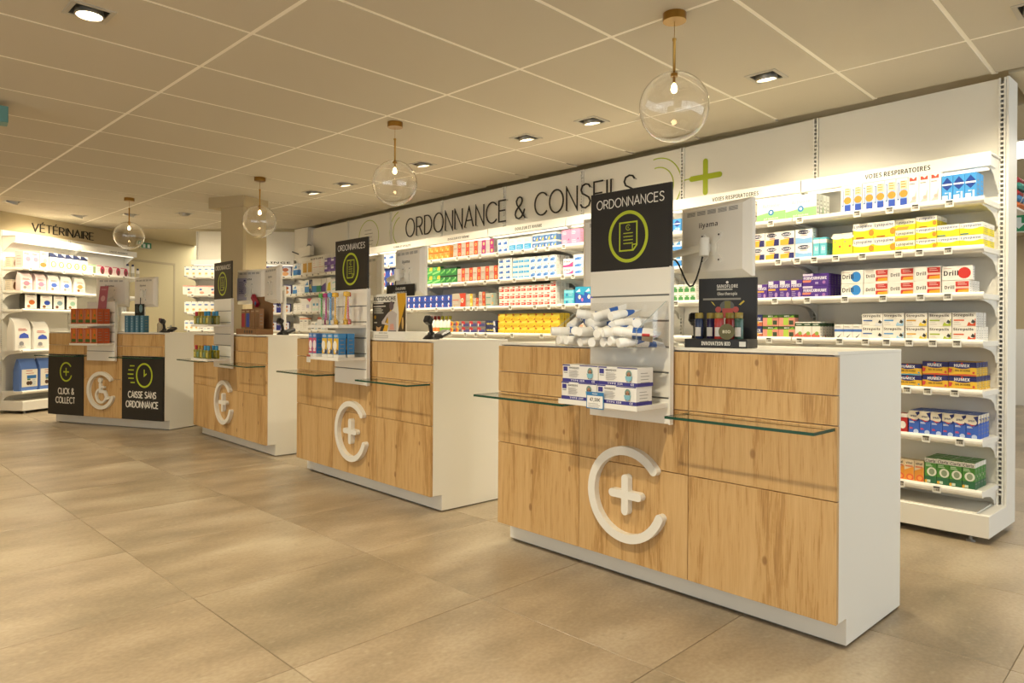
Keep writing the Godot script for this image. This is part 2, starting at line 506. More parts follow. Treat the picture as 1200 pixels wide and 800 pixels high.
# ---- the room ----
const HOLES := [[3.69, -.4975], [3.69, -1.6975], [3.69, -2.8975], [3.69, -3.4975], [3.69, -4.6975], [3.69, -5.8975], [3.69, -6.4975], [3.31, -8.8975], [2.87, -9.4975], [2.46, -10.0975], [1.67, -9.4975], [.89, -3.4975], [.89, -1.0975], [.89, -6.4975], [-1.51, -3.4975], [-1.51, -.4975], [-1.51, -6.4975]]
func hole_at(x0: float, x1: float, z0: float, z1: float) -> int:
	for i in HOLES.size():
		if HOLES[i][0] > x0 and HOLES[i][0] < x1 and HOLES[i][1] > z0 and HOLES[i][1] < z1: return i
	return -1
func room() -> void:
	# floor: square stone tiles on a bed that shows as the joint
	var bed := struct("floor", bx(Vector3(-4.6, -.12, -16.5), Vector3(12.8, -.004, 3.6)), plain_m("b3a488", .8))
	var variants := []
	for k in 8:
		var mb := MB.new()
		var g := .985 + .05 * rng.randf()
		mb.col = Color(g, g * (.985 + .02 * rng.randf()), g * (.97 + .03 * rng.randf())) * [.91, 1.0, 1.04, .96, 1.06, .89, 1.0, .94][k]
		mb.uo = Vector2(.4 + rng.randf() * 1.56, .4 + rng.randf() * 1.56)
		mb.box(Vector3(-.3988, -.03, -.3988), Vector3(.3988, 0, .3988), .0012)
		variants.append(mb.mesh())
	for i in range(-5, 8):
		for j in range(-13, 4):
			var o := part("tile", variants[(i * 5 + j * 3 + (i * j) % 4 + 400) % 8], M.floor, bed)
			o.position = Vector3(1.492 + .8 * i, 0, -2.426 + .8 * j)
			if rng.randf() < .5: o.rotation.y = PI
	var far_bed := part("tile_field", bx(Vector3(7.5, -.03, -16.5), Vector3(12.8, 0, 3.6)), M.floor, bed)
	far_bed.set_meta("kind", "stuff")
	# ceiling: lay-in tiles with set-back runners below a slab
	var top := struct("ceiling", bx(Vector3(-4.6, 2.62, -16.5), Vector3(12.8, 2.74, 3.6)), M.plaster)
	for i in range(-4, 4):
		for j in range(-15, 6):
			var x0 := 1.4896 + 1.2 * i + .01; var x1 := x0 + 1.18
			var z0 := -3.1975 + .6 * j + .01; var z1 := z0 + .58
			if x0 > 5.0: continue
			x1 = minf(x1, 4.472 + .0594 * maxf(0.0, -z1 - .759))
			if x1 - x0 < .03: continue
			var mb := MB.new()
			var hi := hole_at(x0, x1, z0, z1)
			if hi < 0:
				mb.box(Vector3(x0, CEIL, z0), Vector3(x1, CEIL + .015, z1), .002)
			else:
				var hx0: float = HOLES[hi][0] - .08; var hx1: float = hx0 + .16
				var hz0: float = HOLES[hi][1] - .08; var hz1: float = hz0 + .16
				mb.box(Vector3(x0, CEIL, z0), Vector3(hx0, CEIL + .015, z1)); mb.box(Vector3(hx1, CEIL, z0), Vector3(x1, CEIL + .015, z1))
				mb.box(Vector3(hx0, CEIL, z0), Vector3(hx1, CEIL + .015, hz0)); mb.box(Vector3(hx0, CEIL, hz1), Vector3(hx1, CEIL + .015, z1))
			part("ceiling_tile", mb, M.tile, top)
	for i in range(-4, 3):
		var x := 1.4896 + 1.2 * i
		part("ceiling_runner", bx(Vector3(x - .014, CEIL + .0015, -12.3), Vector3(x + .014, CEIL + .04, .4)), M.runner, top)
	for j in range(-15, 7):
		var z := -3.1975 + .6 * j
		part("cross_runner", bx(Vector3(-3.3, CEIL + .002, z - .014), Vector3(4.5, CEIL + .035, z + .014)), M.runner, top)
	part("plaster_soffit", bx(Vector3(4.52, 2.444, -.74), Vector3(12.7, 2.63, 3.5)), M.plaster, top)
	part("plaster_soffit", bx(Vector3(5.2, 2.444, -16.4), Vector3(12.7, 2.63, -.74)), M.plaster, top)
	part("plaster_soffit", bx(Vector3(-4.5, 2.444, .42), Vector3(4.52, 2.63, 3.5)), M.tile, top)
	part("plaster_soffit", bx(Vector3(-4.5, 2.446, -12.2), Vector3(-3.32, 2.63, .42)), M.tile, top)
	var so := MB.new()
	so.xf = Transform3D(Basis(Vector3.RIGHT, PI / 2), Vector3.ZERO)
	so.prism(pv([2.75, -11.44, 5.2, -8.95, 5.2, -16, 2.75, -16]), -2.63, -2.4455)
	part("plaster_soffit", so, M.plaster, top)
	# walls
	glazed_wall("wall_left", 1, Transform3D(Basis(Vector3.UP, PI / 2), Vector3(-4.45, 0, 3.6)), 20.0, 1.0, 9.0)
	glazed_wall("wall_near", 2, Transform3D(Basis.IDENTITY, Vector3(-4.3, 0, 3.35)), 17.1, 3.5, 14.5)
	wall("wall_right", Transform3D.IDENTITY, Vector3(12.4, 0, -16.5), Vector3(12.8, 2.7, 3.6), M.beige2)
	wall("wall_sign", VET, Vector3(-7.4, 0, -.22), Vector3(2.1, 2.7, -.02), M.beige2)
	wall("wall_far", BEIGE, Vector3(-1.6, 0, -.2), Vector3(9.7, 2.7, 0), M.beige)
	var dr := part("door_1", bx(Vector3(-.2, .005, 0), Vector3(.72, 2.06, .012), .002), M.beige, self)
	dr.set_meta("kind", "structure"); dr.transform = BEIGE
	var fm := MB.new()
	fm.ribbon(pv([-.23, 0, -.23, 2.085, .745, 2.085, .745, 0]), .035, -.001, .006, false, false)
	part("door_frame", fm, M.beige2, dr)
	var hd := MB.new()
	hd.box(Vector3(.655, 1.0, .012), Vector3(.69, 1.08, .02), .002)
	hd.tube(PackedVector3Array([Vector3(.672, 1.045, .02), Vector3(.672, 1.045, .06), Vector3(.56, 1.045, .06)]), .009)
	part("door_handle", hd, M.metal, dr)
	# column
	var cl := MB.new()
	cl.xf = COLUMN
	cl.box(Vector3(0, 0, -.36), Vector3(.335, 2.45, 0), .02)
	var co := struct("wall_column", cl, M.beige2)
	var cp := MB.new()
	cp.xf = COLUMN
	cp.box(Vector3(-.13, 2.332, -.36), Vector3(.34, 2.46, .025), .003)
	part("capital", cp, M.beige2, co)
	# filler post between the two runs of shelving
	var ps := MB.new()
	ps.xf = MAIN
	ps.box(Vector3(-8.42, 0, -.16), Vector3(-8.01, 2.44, .06), .002)
	struct("wall_corner", ps, M.white)
var COLUMN := frame(Vector3(3.153, 0, -7.50), Vector2(.402, .916))
func glazed_wall(called: String, n: int, at: Transform3D, w: float, x0: float, x1: float) -> void:
	# shop-front wall outside the picture: a glazed opening from x0 to x1 lets the daylight in
	var mb := MB.new()
	mb.box(Vector3(0, 0, -.15), Vector3(x0, 2.7, .15)); mb.box(Vector3(x1, 0, -.15), Vector3(w, 2.7, .15))
	mb.box(Vector3(x0, 0, -.15), Vector3(x1, .2, .15)); mb.box(Vector3(x0, 2.4, -.15), Vector3(x1, 2.7, .15))
	struct(called, mb, M.beige2).transform = at
	var fr := MB.new()
	var k := int((x1 - x0) / 1.6)
	for i in k + 1:
		var x := lerpf(x0, x1, float(i) / k)
		fr.box(Vector3(x - .03, .2, -.04), Vector3(x + .03, 2.4, .04))
	fr.box(Vector3(x0, .2, -.04), Vector3(x1, .26, .04)); fr.box(Vector3(x0, 2.34, -.04), Vector3(x1, 2.4, .04))
	var wn := struct("window_%d" % n, fr, M.grey)
	wn.transform = at
	for i in k:
		part("pane", bx(Vector3(lerpf(x0, x1, float(i) / k) + .03, .26, -.003), Vector3(lerpf(x0, x1, (i + 1.0) / k) - .03, 2.34, .003)), M.glass, wn)
func wall(called: String, at: Transform3D, a: Vector3, b: Vector3, m: Material) -> void:
	struct(called, bx(a, b), m).transform = at

# ---- shelving ----
const SHELVES := {"M": [1.745, 1.501, 1.262, 1.02, .766, .516, .258], "F": [1.757, 1.504, 1.252, 1.01, .766, .516, .258], "V": [1.765, 1.485, 1.26, .763, .268]}
var shelf_parts := {}
var upright_meshes := {}
func upright_mesh(h: float) -> ArrayMesh:
	# slotted steel post: two rails with rungs between the slots, a dark channel behind
	if upright_meshes.has(h): return upright_meshes[h]
	var mb := MB.new()
	mb.box(Vector3(-.016, .1, -.05), Vector3(-.0075, h, .004))
	mb.box(Vector3(.0075, .1, -.05), Vector3(.016, h, .004))
	mb.box(Vector3(-.016, .1, -.06), Vector3(.016, h, -.05))
	var y := .2
	while y < h - .02:
		mb.box(Vector3(-.0075, y, -.004), Vector3(.0075, y + .009, .004))
		y += .025
	upright_meshes[h] = mb.mesh()
	return upright_meshes[h]
func bay(run: String, at: Transform3D, x0: float, w: float, h: float, cy: float, label: String, word: String, lit := true, last := false) -> void:
	var t := thing("shelving_bay", label, "shelving", at * Transform3D(Basis.IDENTITY, Vector3(x0, 0, 0)))
	part("back_panel", bx(Vector3(.018, .1, -.05), Vector3(w - .018, h, -.006), .001), M.white, t)
	part("upright", upright_mesh(h), M.shelf, t)
	part("slot_channel", bx(Vector3(-.0074, .18, -.049), Vector3(.0074, h - .01, -.02)), M.grey, t)
	if last:
		part("upright", upright_mesh(h), M.shelf, t).position.x = w
		part("slot_channel", bx(Vector3(w - .0074, .18, -.049), Vector3(w + .0074, h - .01, -.02)), M.grey, t)
		part("end_frame", bx(Vector3(w + .017, .145, -.17), Vector3(w + .03, h + .004, -.0), .002), M.shelf, t)
	# base with feet
	var b := part("base", bx(Vector3(0, .035, -.17), Vector3(w + (.03 if last else 0.0), .147, .318), .002), M.shelf, t)
	part("base_tray", bx(Vector3(.01, .147, 0), Vector3(w - .03, .153, .30)), M.white, b)
	for fx in [.06, w - .06]:
		var f := MB.new(); f.xf.origin = Vector3(fx, 0, .28)
		f.lathe([Vector2(0, 0), Vector2(.022, 0), Vector2(.02, .006), Vector2(.008, .01), Vector2(.007, .036)], 12)
		part("foot", f, M.grey, b)
	var i := 0
	for y in SHELVES[run]:
		i += 1
		var tray := MB.new()
		tray.box(Vector3(.006, y - .028, 0), Vector3(w - .006, y, .285), .0015)
		var s := part("shelf", tray, M.shelf, t)
		var lip := MB.new()
		lip.xf = Transform3D(Basis(Vector3.UP, PI / 2), Vector3(.004, y, 0))
		# rounded rail drawn in the z-y plane and extruded along x
		lip.prism(pv([-.285, -.032, -.303, -.026, -.311, -.014, -.311, -.004, -.305, .006, -.296, .008, -.29, .003, -.285, -.002]), 0, w - .008)
		part("lip", lip, M.shelf, s)
		for bxp in [.017, w - .021]:
			var br := MB.new()
			br.xf = Transform3D(Basis(Vector3.UP, PI / 2), Vector3(bxp, y, 0))
			br.prism(pv([0, -.003, -.275, -.003, -.283, -.034, -.2, -.04, -.1, -.055, -.045, -.08, -.018, -.115, 0, -.118]), 0, .004)
			part("bracket", br, M.shelf, s)
		shelf_parts["%s%d_%d" % [run, int(round(x0 * 10)), i]] = [s, x0, w, y]
	# lit canopy
	var cn := MB.new()
	cn.box(Vector3(.003, cy, .185), Vector3(w - .003, cy + .074, .2), .002)
	cn.box(Vector3(.003, cy + .062, .0), Vector3(w - .003, cy + .074, .185), .001)
	cn.box(Vector3(.003, cy + .0, .1), Vector3(w - .003, cy + .006, .185), .001)
	var c := part("canopy", cn, M.shelf, t)
	part("light_strip", bx(Vector3(.03, cy - .006, .11), Vector3(w - .03, cy, .16)), M.led, c)
	for bxp in [.01, w - .014]:
		var br := MB.new()
		br.xf = Transform3D(Basis(Vector3.UP, PI / 2), Vector3(bxp, cy, 0))
		br.prism(pv([0, .06, -.18, .06, -.18, .0, -.12, -.03, -.03, -.1, 0, -.12]), 0, .004)
		part("bracket", br, M.shelf, c)
	if word:
		var wd := MB.new()
		var px := w * .5 + (.05 if x0 < -.5 else .14)
		wd.col = hx("2e2a26")
		type(wd, word, px - .17, cy + .022, .34, .026, .2008, true)
		part("sign_print", wd, M.print, c)
	if lit:
		var al := AreaLight3D.new()
		al.area_size = Vector2(w - .1, .05)
		al.light_color = COOL
		al.light_energy = SHELF_LED
		al.shadow_enabled = true
		al.position = Vector3(w / 2, cy - .012, .135)
		al.rotation = Vector3(deg_to_rad(-90), 0, 0)
		t.add_child(al)
const SHELF_LED := .014
func bays() -> void:
	var words := ["VOIES RESPIRATOIRES", "VOIES RESPIRATOIRES", "VOIES RESPIRATOIRES", "DOULEUR ET RHUME", "DOULEUR ET FIÈVRE", "FORME ET VITALITÉ", "SANTÉ", "NATURE"]
	var labels := ["white shelving bay at the open end, with throat lozenge boxes",
		"white shelving bay under the lime cross, next to the end bay",
		"white shelving bay under the last letters of the long wall sign",
		"white shelving bay with red, yellow and light blue boxes below the ampersand",
		"white shelving bay with grey and red boxes below letters NANCE",
		"white shelving bay with green and orange boxes below letters ORD",
		"white shelving bay below the round lime emblem on the wall",
		"white shelving bay in the corner against the filler post"]
	for k in 8:
		bay("M", MAIN, -k - 1.0, 1.0, 2.417, 1.92, labels[k], words[k], true, k == 0)
	bay("F", FAR, 0.0, .72, 2.417, 1.925, "white shelving bay with milk cartons, left of the column", "", true)
	bay("F", FAR, .72, .72, 2.417, 1.925, "white shelving bay with blue biscuit packs behind the column", "LINGE", true, true)
	bay("V", VET, 0.0, 1.0, 2.22, 2.08, "white shelving bay with pet food bags under the wall sign", "SANTÉ ANIMALE", true)
	bay("V", VET, 1.0, 1.0, 2.22, 2.08, "white shelving bay with pink pet boxes beside the flush door", "SANTÉ ANIMALE", true, true)
func tag_on(run: String, x: float, s: int) -> void:
	# electronic price tag clipped on the lip below a row of stock
	for key in shelf_parts:
		var e: Array = shelf_parts[key]
		if key.begins_with(run) and key.ends_with("_%d" % s) and x >= e[1] and x < e[1] + e[2]:
			if not M.has("tagmesh"):
				var mb := MB.new(); mb.col = hx("e9e8e2")
				mb.box(Vector3(-.02, -.034, 0), Vector3(.02, .004, .004), .001)
				draw_print(mb, [["r", .12, .2, .88, .9, "b9b4a6"], ["r", .12, .68, .88, .9, "2f2c2a"], ["t", "4.90", .42, .28, .42, .3, "24211e"]], .04, .034, .0041)
				for q in mb.v.size():
					if mb.v[q].z > .00405: mb.v[q] += Vector3(-.02, -.032, 0)
				M.tagmesh = mb.mesh()
			var o := part("price_tag", M.tagmesh, M.print, e[0])
			o.position = Vector3(clampf(x - e[1], .03, e[2] - .03), e[3], .311)
			return

# ---- lamps ----
func lamps() -> void:
	var aims := {}
	for i in HOLES.size():
		var p := Vector3(HOLES[i][0], CEIL, HOLES[i][1])
		var aim := Vector3(0, -1, 0)
		if i < 7: aim = Vector3(.2, -1, 0)
		elif i < 11: aim = Vector3(-.25, -1, -.3) if i > 7 else Vector3(.3, -1, -.4)
		downlight(p, aim.normalized(), i)
	var k := 0
	for p in [Vector3(2.68, CEIL, -1.65), Vector3(2.81, CEIL, -3.88), Vector3(2.99, CEIL, -6.23), Vector3(2.5, CEIL, -8.28)]:
		pendant(p, ["first", "second", "third", "fourth"][k])
		k += 1
const SPOT := 9.0
const BULB := .06
func downlight(p: Vector3, aim: Vector3, i: int) -> void:
	var lab := "square recessed ceiling spotlight in the row along the long shelving" if i < 7 else ("square recessed ceiling spotlight over the pet corner" if i < 11 else "square recessed ceiling spotlight over the open floor")
	var t := thing("recessed_spotlight", lab, "spotlight", Transform3D(Basis.IDENTITY, p), "recessed spotlights " + ("along the shelving" if i < 7 else ("in the pet corner" if i < 11 else "over the floor")))
	var b := MB.new()
	for s in [[-.0875, -.0875, .0875, -.066], [-.0875, .066, .0875, .0875], [-.0875, -.066, -.066, .066], [.066, -.066, .0875, .066]]:
		b.box(Vector3(s[0], -.004, s[1]), Vector3(s[2], .002, s[3]), .001)
	part("bezel", b, M.bezel, t)
	var c := MB.new()
	for s in [[-.078, -.078, .078, -.074], [-.078, .074, .078, .078], [-.078, -.074, -.074, .074], [.074, -.074, .078, .074]]:
		c.box(Vector3(s[0], .002, s[1]), Vector3(s[2], .13, s[3]))
	c.box(Vector3(-.078, .126, -.078), Vector3(.078, .13, .078))
	part("housing", c, M.grey, t)
	var q := Quaternion(Vector3.DOWN, aim)
	var lamp := MB.new()
	lamp.xf = Transform3D(Basis(q), Vector3(0, .01, 0))
	lamp.lathe([Vector2(.0, .05), Vector2(.035, .05), Vector2(.052, .01), Vector2(.058, -.022), Vector2(.058, -.028), Vector2(.051, -.028), Vector2(.05, -.016)], 20)
	var lp := part("lamp_head", lamp, M.metal, t)
	var f := MB.new()
	f.xf = Transform3D(Basis(q) * Basis(Vector3.RIGHT, PI / 2), Vector3(0, .01, 0) + aim * .018)
	f.disc(0, 0, .05, .05, -.001, .001, 20)
	part("lamp_face", f, M.lampface, lp)
	var l := SpotLight3D.new()
	l.light_color = WARM
	l.light_energy = SPOT * (SPOTS[0] if i < 7 else (SPOTS[1] if i < 11 else SPOTS[2]))
	l.spot_angle = 68.0 if i > 10 else 66.0
	l.spot_angle_attenuation = .8 if i > 10 else .6
	l.spot_range = 14.0; l.spot_attenuation = 2.0
	l.light_size = .045
	l.shadow_enabled = true
	t.add_child(l)
	l.position = Vector3(0, .01, 0) + aim * .03
	l.basis = Basis.looking_at(aim, Vector3.RIGHT)
const SPOTS := [.26, .24, .54]
func pendant(p: Vector3, which: String) -> void:
	var t := thing("globe_pendant", "clear glass globe pendant lamp on a brass rod, " + {"first": "above the tube bin", "second": "above the belt display", "third": "beside the square column", "fourth": "above the wheelchair counter"}[which], "pendant lamp", Transform3D(Basis.IDENTITY, p))
	var a := MB.new()
	a.lathe([Vector2(0, -.034), Vector2(.05, -.034), Vector2(.051, -.032), Vector2(.051, 0), Vector2(0, 0)], 24, true)
	part("ceiling_rose", a, M.brass, t)
	var b := MB.new()
	b.tube(PackedVector3Array([Vector3(0, -.03, 0), Vector3(0, -.12, 0)]), .0016, 6)
	part("cable", b, M.brass, t)
	var c := MB.new()
	c.lathe([Vector2(0, -.3), Vector2(.006, -.3), Vector2(.0065, -.12), Vector2(.009, -.117), Vector2(.009, -.108), Vector2(0, -.106)], 12)
	c.lathe([Vector2(0, -.275), Vector2(.016, -.275), Vector2(.016, -.262), Vector2(.006, -.25)], 14)
	part("rod", c, M.brass, t)
	var g := MB.new()
	g.xf.origin = Vector3(0, -.4075, 0)
	var pr := []
	for i in 33:
		var an := lerpf(-PI / 2, PI / 2 - .09, i / 32.0)
		pr.append(Vector2(maxf(.151 * cos(an), 0.0), .151 * sin(an)))
	for i in range(32, -1, -1):
		var an := lerpf(-PI / 2, PI / 2 - .09, i / 32.0)
		pr.append(Vector2(maxf(.1488 * cos(an), 0.0), .1488 * sin(an)))
	g.lathe(pr, 40)
	part("glass_globe", g, M.globe, t)
	var u := MB.new()
	u.xf.origin = Vector3(0, -.325, 0)
	u.lathe([Vector2(0, -.022), Vector2(.009, -.019), Vector2(.014, -.008), Vector2(.012, .008), Vector2(.006, .02), Vector2(0, .024)], 14)
	part("bulb", u, M.bulb, t)
	var l := OmniLight3D.new()
	l.light_color = WARM
	l.light_energy = BULB
	l.light_size = .012
	l.omni_range = 14.0; l.omni_attenuation = 2.0
	l.shadow_enabled = true
	t.add_child(l)
	l.position = Vector3(0, -.325, 0)

# ---- counters ----
const CX := 1.66
const CTITLE := ["beside the open end of the shelving", "with the lumbar belt display", "with the cardboard lip balm display", "with the white wheelchair emblem"]
func counter_frame(i: int) -> Transform3D:
	# origin: foot of the front face at its left end; x to the right, z towards the customer
	var pf: Vector2 = [Vector2(2.392, -.851), Vector2(2.536, -3.1427), Vector2(2.667, -5.432), Vector2(2.591, -7.501)][i]
	var an := deg_to_rad(-113.7 if i == 3 else -87.7)
	var fd := Vector2(cos(an), sin(an))
	var o := pf + fd * CX
	return frame(Vector3(o.x, 0, o.y), -fd)
func counters() -> void:
	for i in 4:
		COUNTERS.append(counter_frame(i))
		counter(i)
		slat_board(i)
func counter(i: int) -> void:
	var at: Transform3D = COUNTERS[i]
	var t := thing("service_counter", ["oak and white pharmacy counter beside the open end of the shelving", "oak and white pharmacy counter carrying the lumbar belt display", "oak and white pharmacy counter carrying the cardboard lip balm display", "angled oak and white counter with wheelchair emblem and black panels"][i], "counter", at)
	part("carcass", bx(Vector3(.02, .1, -.58), Vector3(CX - .02, .984, -.022)), M.lam, t)
	part("worktop", bx(Vector3(.0, .988, -.6), Vector3(CX, 1.0, -.004), .001), M.lam, t)
	part("plinth", bx(Vector3(.018, .008, -.585), Vector3(CX - .018, .1, -.085)), M.lam, t)
	part("plinth_seal", bx(Vector3(.03, 0, -.57), Vector3(CX - .03, .008, -.1)), M.grey, t)
	part("rear_panel", bx(Vector3(.018, .1, -.6), Vector3(CX - .018, .988, -.58)), M.lam, t)
	for s in 2:
		var e := MB.new()
		e.xf = Transform3D(Basis(Vector3.UP, PI / 2), Vector3(CX - .019 if s else .001, 0, 0))
		e.prism(pv([.019, .1, .085, .1, .085, .008, .6, .008, .6, .988, .019, .988]), 0, .018)
		part("end_panel", e, M.lam, t)
	var rows := [[.1, .5035], [.5065, .7535], [.7565, .8535], [.8565, .982]]
	for c in 3:
		var x0 := [.0, .5395, 1.098][c] as float
		var x1 := [.5365, 1.095, CX][c] as float
		for r in 4:
			if i == 3 and c != 1 and r == 0:
				continue
			if i == 3 and c != 1 and r == 1:
				var pm := bx(Vector3(x0, .1, -.018), Vector3(x1, .7535, .006), .0008)
				var sp := part("sign_panel", pm, M.black, t)
				var pr := MB.new()
				pr.xf.origin = Vector3((x0 + x1) / 2, 0, .0062)
				counter_sign(pr, c == 0)
				part("sign_print", pr, M.print, sp)
				continue
			var w := MB.new()
			w.uo = Vector2(-x0 + rng.randf() * .76, rows[r][0] + (.35 + .6 * rng.randf()) / .75)
			w.box(Vector3(x0, rows[r][0], -.018), Vector3(x1, rows[r][1], 0), .0008)
			part("front_panel", w, M.wood, t)
	# emblem on the middle panel
	var lg := MB.new()
	lg.ribbon(arc(.815, .385, .181, .181, 40, 338, 40), .036, .0, .03)
	part("emblem_ring", lg, M.white, t)
	var pl := MB.new()
	if i < 3:
		pl.ribbon(pv([.815, .318, .815, .452]), .034, .002, .032)
		pl.ribbon(pv([.748, .385, .882, .385]), .034, .002, .0319)
		part("emblem_cross", pl, M.white, t)
	else:
		pl.disc(.80, .492, .026, .026, .002, .024, 18)
		pl.ribbon(pv([.802, .45, .806, .375, .868, .372, .9, .305, .925, .312]), .03, .002, .024)
		pl.ribbon(arc(.815, .33, .072, .072, 120, 350, 22), .022, .002, .0238)
		pl.ribbon(pv([.806, .425, .86, .42]), .02, .002, .0236)
		part("emblem_wheelchair", pl, M.white, t)
	# glass bag shelves let into the front
	for s in [[0.0, .58], [1.10, 1.65]]:
		var g := part("glass_shelf", bx(Vector3(s[0], .739, .0), Vector3(s[1], .748, .158)), M.glass, t)
		var e := MB.new()
		e.box(Vector3(s[0], .7385, .158), Vector3(s[1], .7485, .161)); e.box(Vector3(s[0] - .003, .7385, .0), Vector3(s[0], .7485, .161)); e.box(Vector3(s[1], .7385, .0), Vector3(s[1] + .003, .7485, .161))
		part("glass_edge", e, M.glassedge, g)
func counter_sign(mb: MB, collect: bool) -> void:
	var lime := hx("b4c22e"); var white := hx("e9e6dc")
	mb.col = lime
	if collect:
		mb.ribbon(arc(.01, .565, .088, .098, 40, 335, 36), .016, 0, .0005)
		mb.ribbon(pv([.01, .522, .01, .608]), .015, 0, .0005, false, false); mb.ribbon(pv([-.033, .565, .053, .565]), .015, 0, .0005, false, false)
		mb.col = white
		strokes(mb, "CLICK &", .01, .325, .062, .24, .011, 0, .0005, true)
		strokes(mb, "COLLECT", .0, .228, .062, .29, .011, 0, .0005, true)
	else:
		mb.ribbon(arc(.03, .56, .105, .118, 0, 352, 44), .018, 0, .0005, true)
		mb.ribbon(pv([.03, .62, .03, .555, .062, .578]), .014, 0, .0005, false, false)
		for k in 5: mb.ribbon(pv([[-.17, -.19, -.2, -.19, -.16][k], .655 - .043 * k, [-.105, -.115, -.12, -.115, -.1][k], .655 - .043 * k]), .012, 0, .0005, false, false)
		mb.col = white
		strokes(mb, "CAISSE SANS", .0, .328, .062, .38, .011, 0, .0005, true)
		strokes(mb, "ORDONNANCE", .0, .228, .062, .44, .011, 0, .0005, true)
const B0 := .632
const B1 := 1.04
func slat_board(i: int) -> void:
	# slat-wall board in front of the counter, with its sign and shelves
	var t := thing("slat_board", "white slat board with " + ["an acrylic bin of tubes and mask boxes", "shelves of hourglass tubes and blue boxes", "two shelves of small oil bottles", "two shelves of orange boxes"][i] + " on a counter", "display board", COUNTERS[i])
	var ys := [.70, .797, .897, .997, 1.10, 1.202, 1.315]
	part("core", bx(Vector3(B0 + .004, .705, .021), Vector3(B1 - .004, 1.31, .03)), M.grey, t)
	for k in 6:
		part("slat", bx(Vector3(B0, ys[k] + (.007 if k else 0.0), .02), Vector3(B1 - .006, ys[k + 1] - .0, .04), .001), M.board, t)
	part("edge_trim", bx(Vector3(B1 - .006, .698, .018), Vector3(B1, 1.317, .042)), M.shelf, t)
	var post := MB.new()
	post.box(Vector3(.8, 1.0, -.012), Vector3(.87, 1.3, .02), .001)
	part("support_post", post, M.metal, t)
	if i < 3:
		var s := part("sign", bx(Vector3(B0, 1.313, .028), Vector3(B1, 1.645, .04), .0008), M.black, t, "black sign reading ORDONNANCES with a lime prescription icon")
		var mb := MB.new()
		mb.xf.origin = Vector3((B0 + B1) / 2, 1.313, .0402)
		mb.col = hx("e9e6dc")
		strokes(mb, "ORDONNANCES", 0, .264, .036, .34, .0042, 0, .0004, true)
		mb.col = hx("b4c22e")
		mb.ribbon(arc(-.005, .137, .094, .1, 0, 352, 44), .0135, 0, .0004, true)
		mb.ribbon(pv([-.047, .08, -.047, .195, .04, .195, .04, .1, .022, .08]), .0062, 0, .0004, true)
		mb.ribbon(pv([.018, .083, .018, .103, .04, .103]), .004, 0, .0005, false, false)
		for k in 4: mb.ribbon(pv([-.028, .151 - .014 * k, .02, .151 - .014 * k]), .0036, 0, .0004, false, false)
		mb.ribbon(arc(-.004, .174, .011, .011, 40, 335, 18), .0026, 0, .0004, false, false)
		mb.ribbon(pv([-.004, .17, -.004, .178]), .0024, 0, .0004, false, false)
		part("sign_print", mb, M.print, s)
	for y in [[.783], [1.083, .88], [1.085, .785], [1.085, .885]][i]:
		var sh := MB.new()
		sh.box(Vector3(B0, y - .004, .04), Vector3(B1 - .01, y, .24), .001)
		sh.box(Vector3(B0, y - .02, .236), Vector3(B1 - .01, y - .002, .24), .001)
		sh.box(Vector3(B0, y - .018, .04), Vector3(B0 + .003, y - .003, .236)); sh.box(Vector3(B1 - .013, y - .018, .04), Vector3(B1 - .01, y - .003, .236))
		part("display_shelf", sh, M.shelf, t)

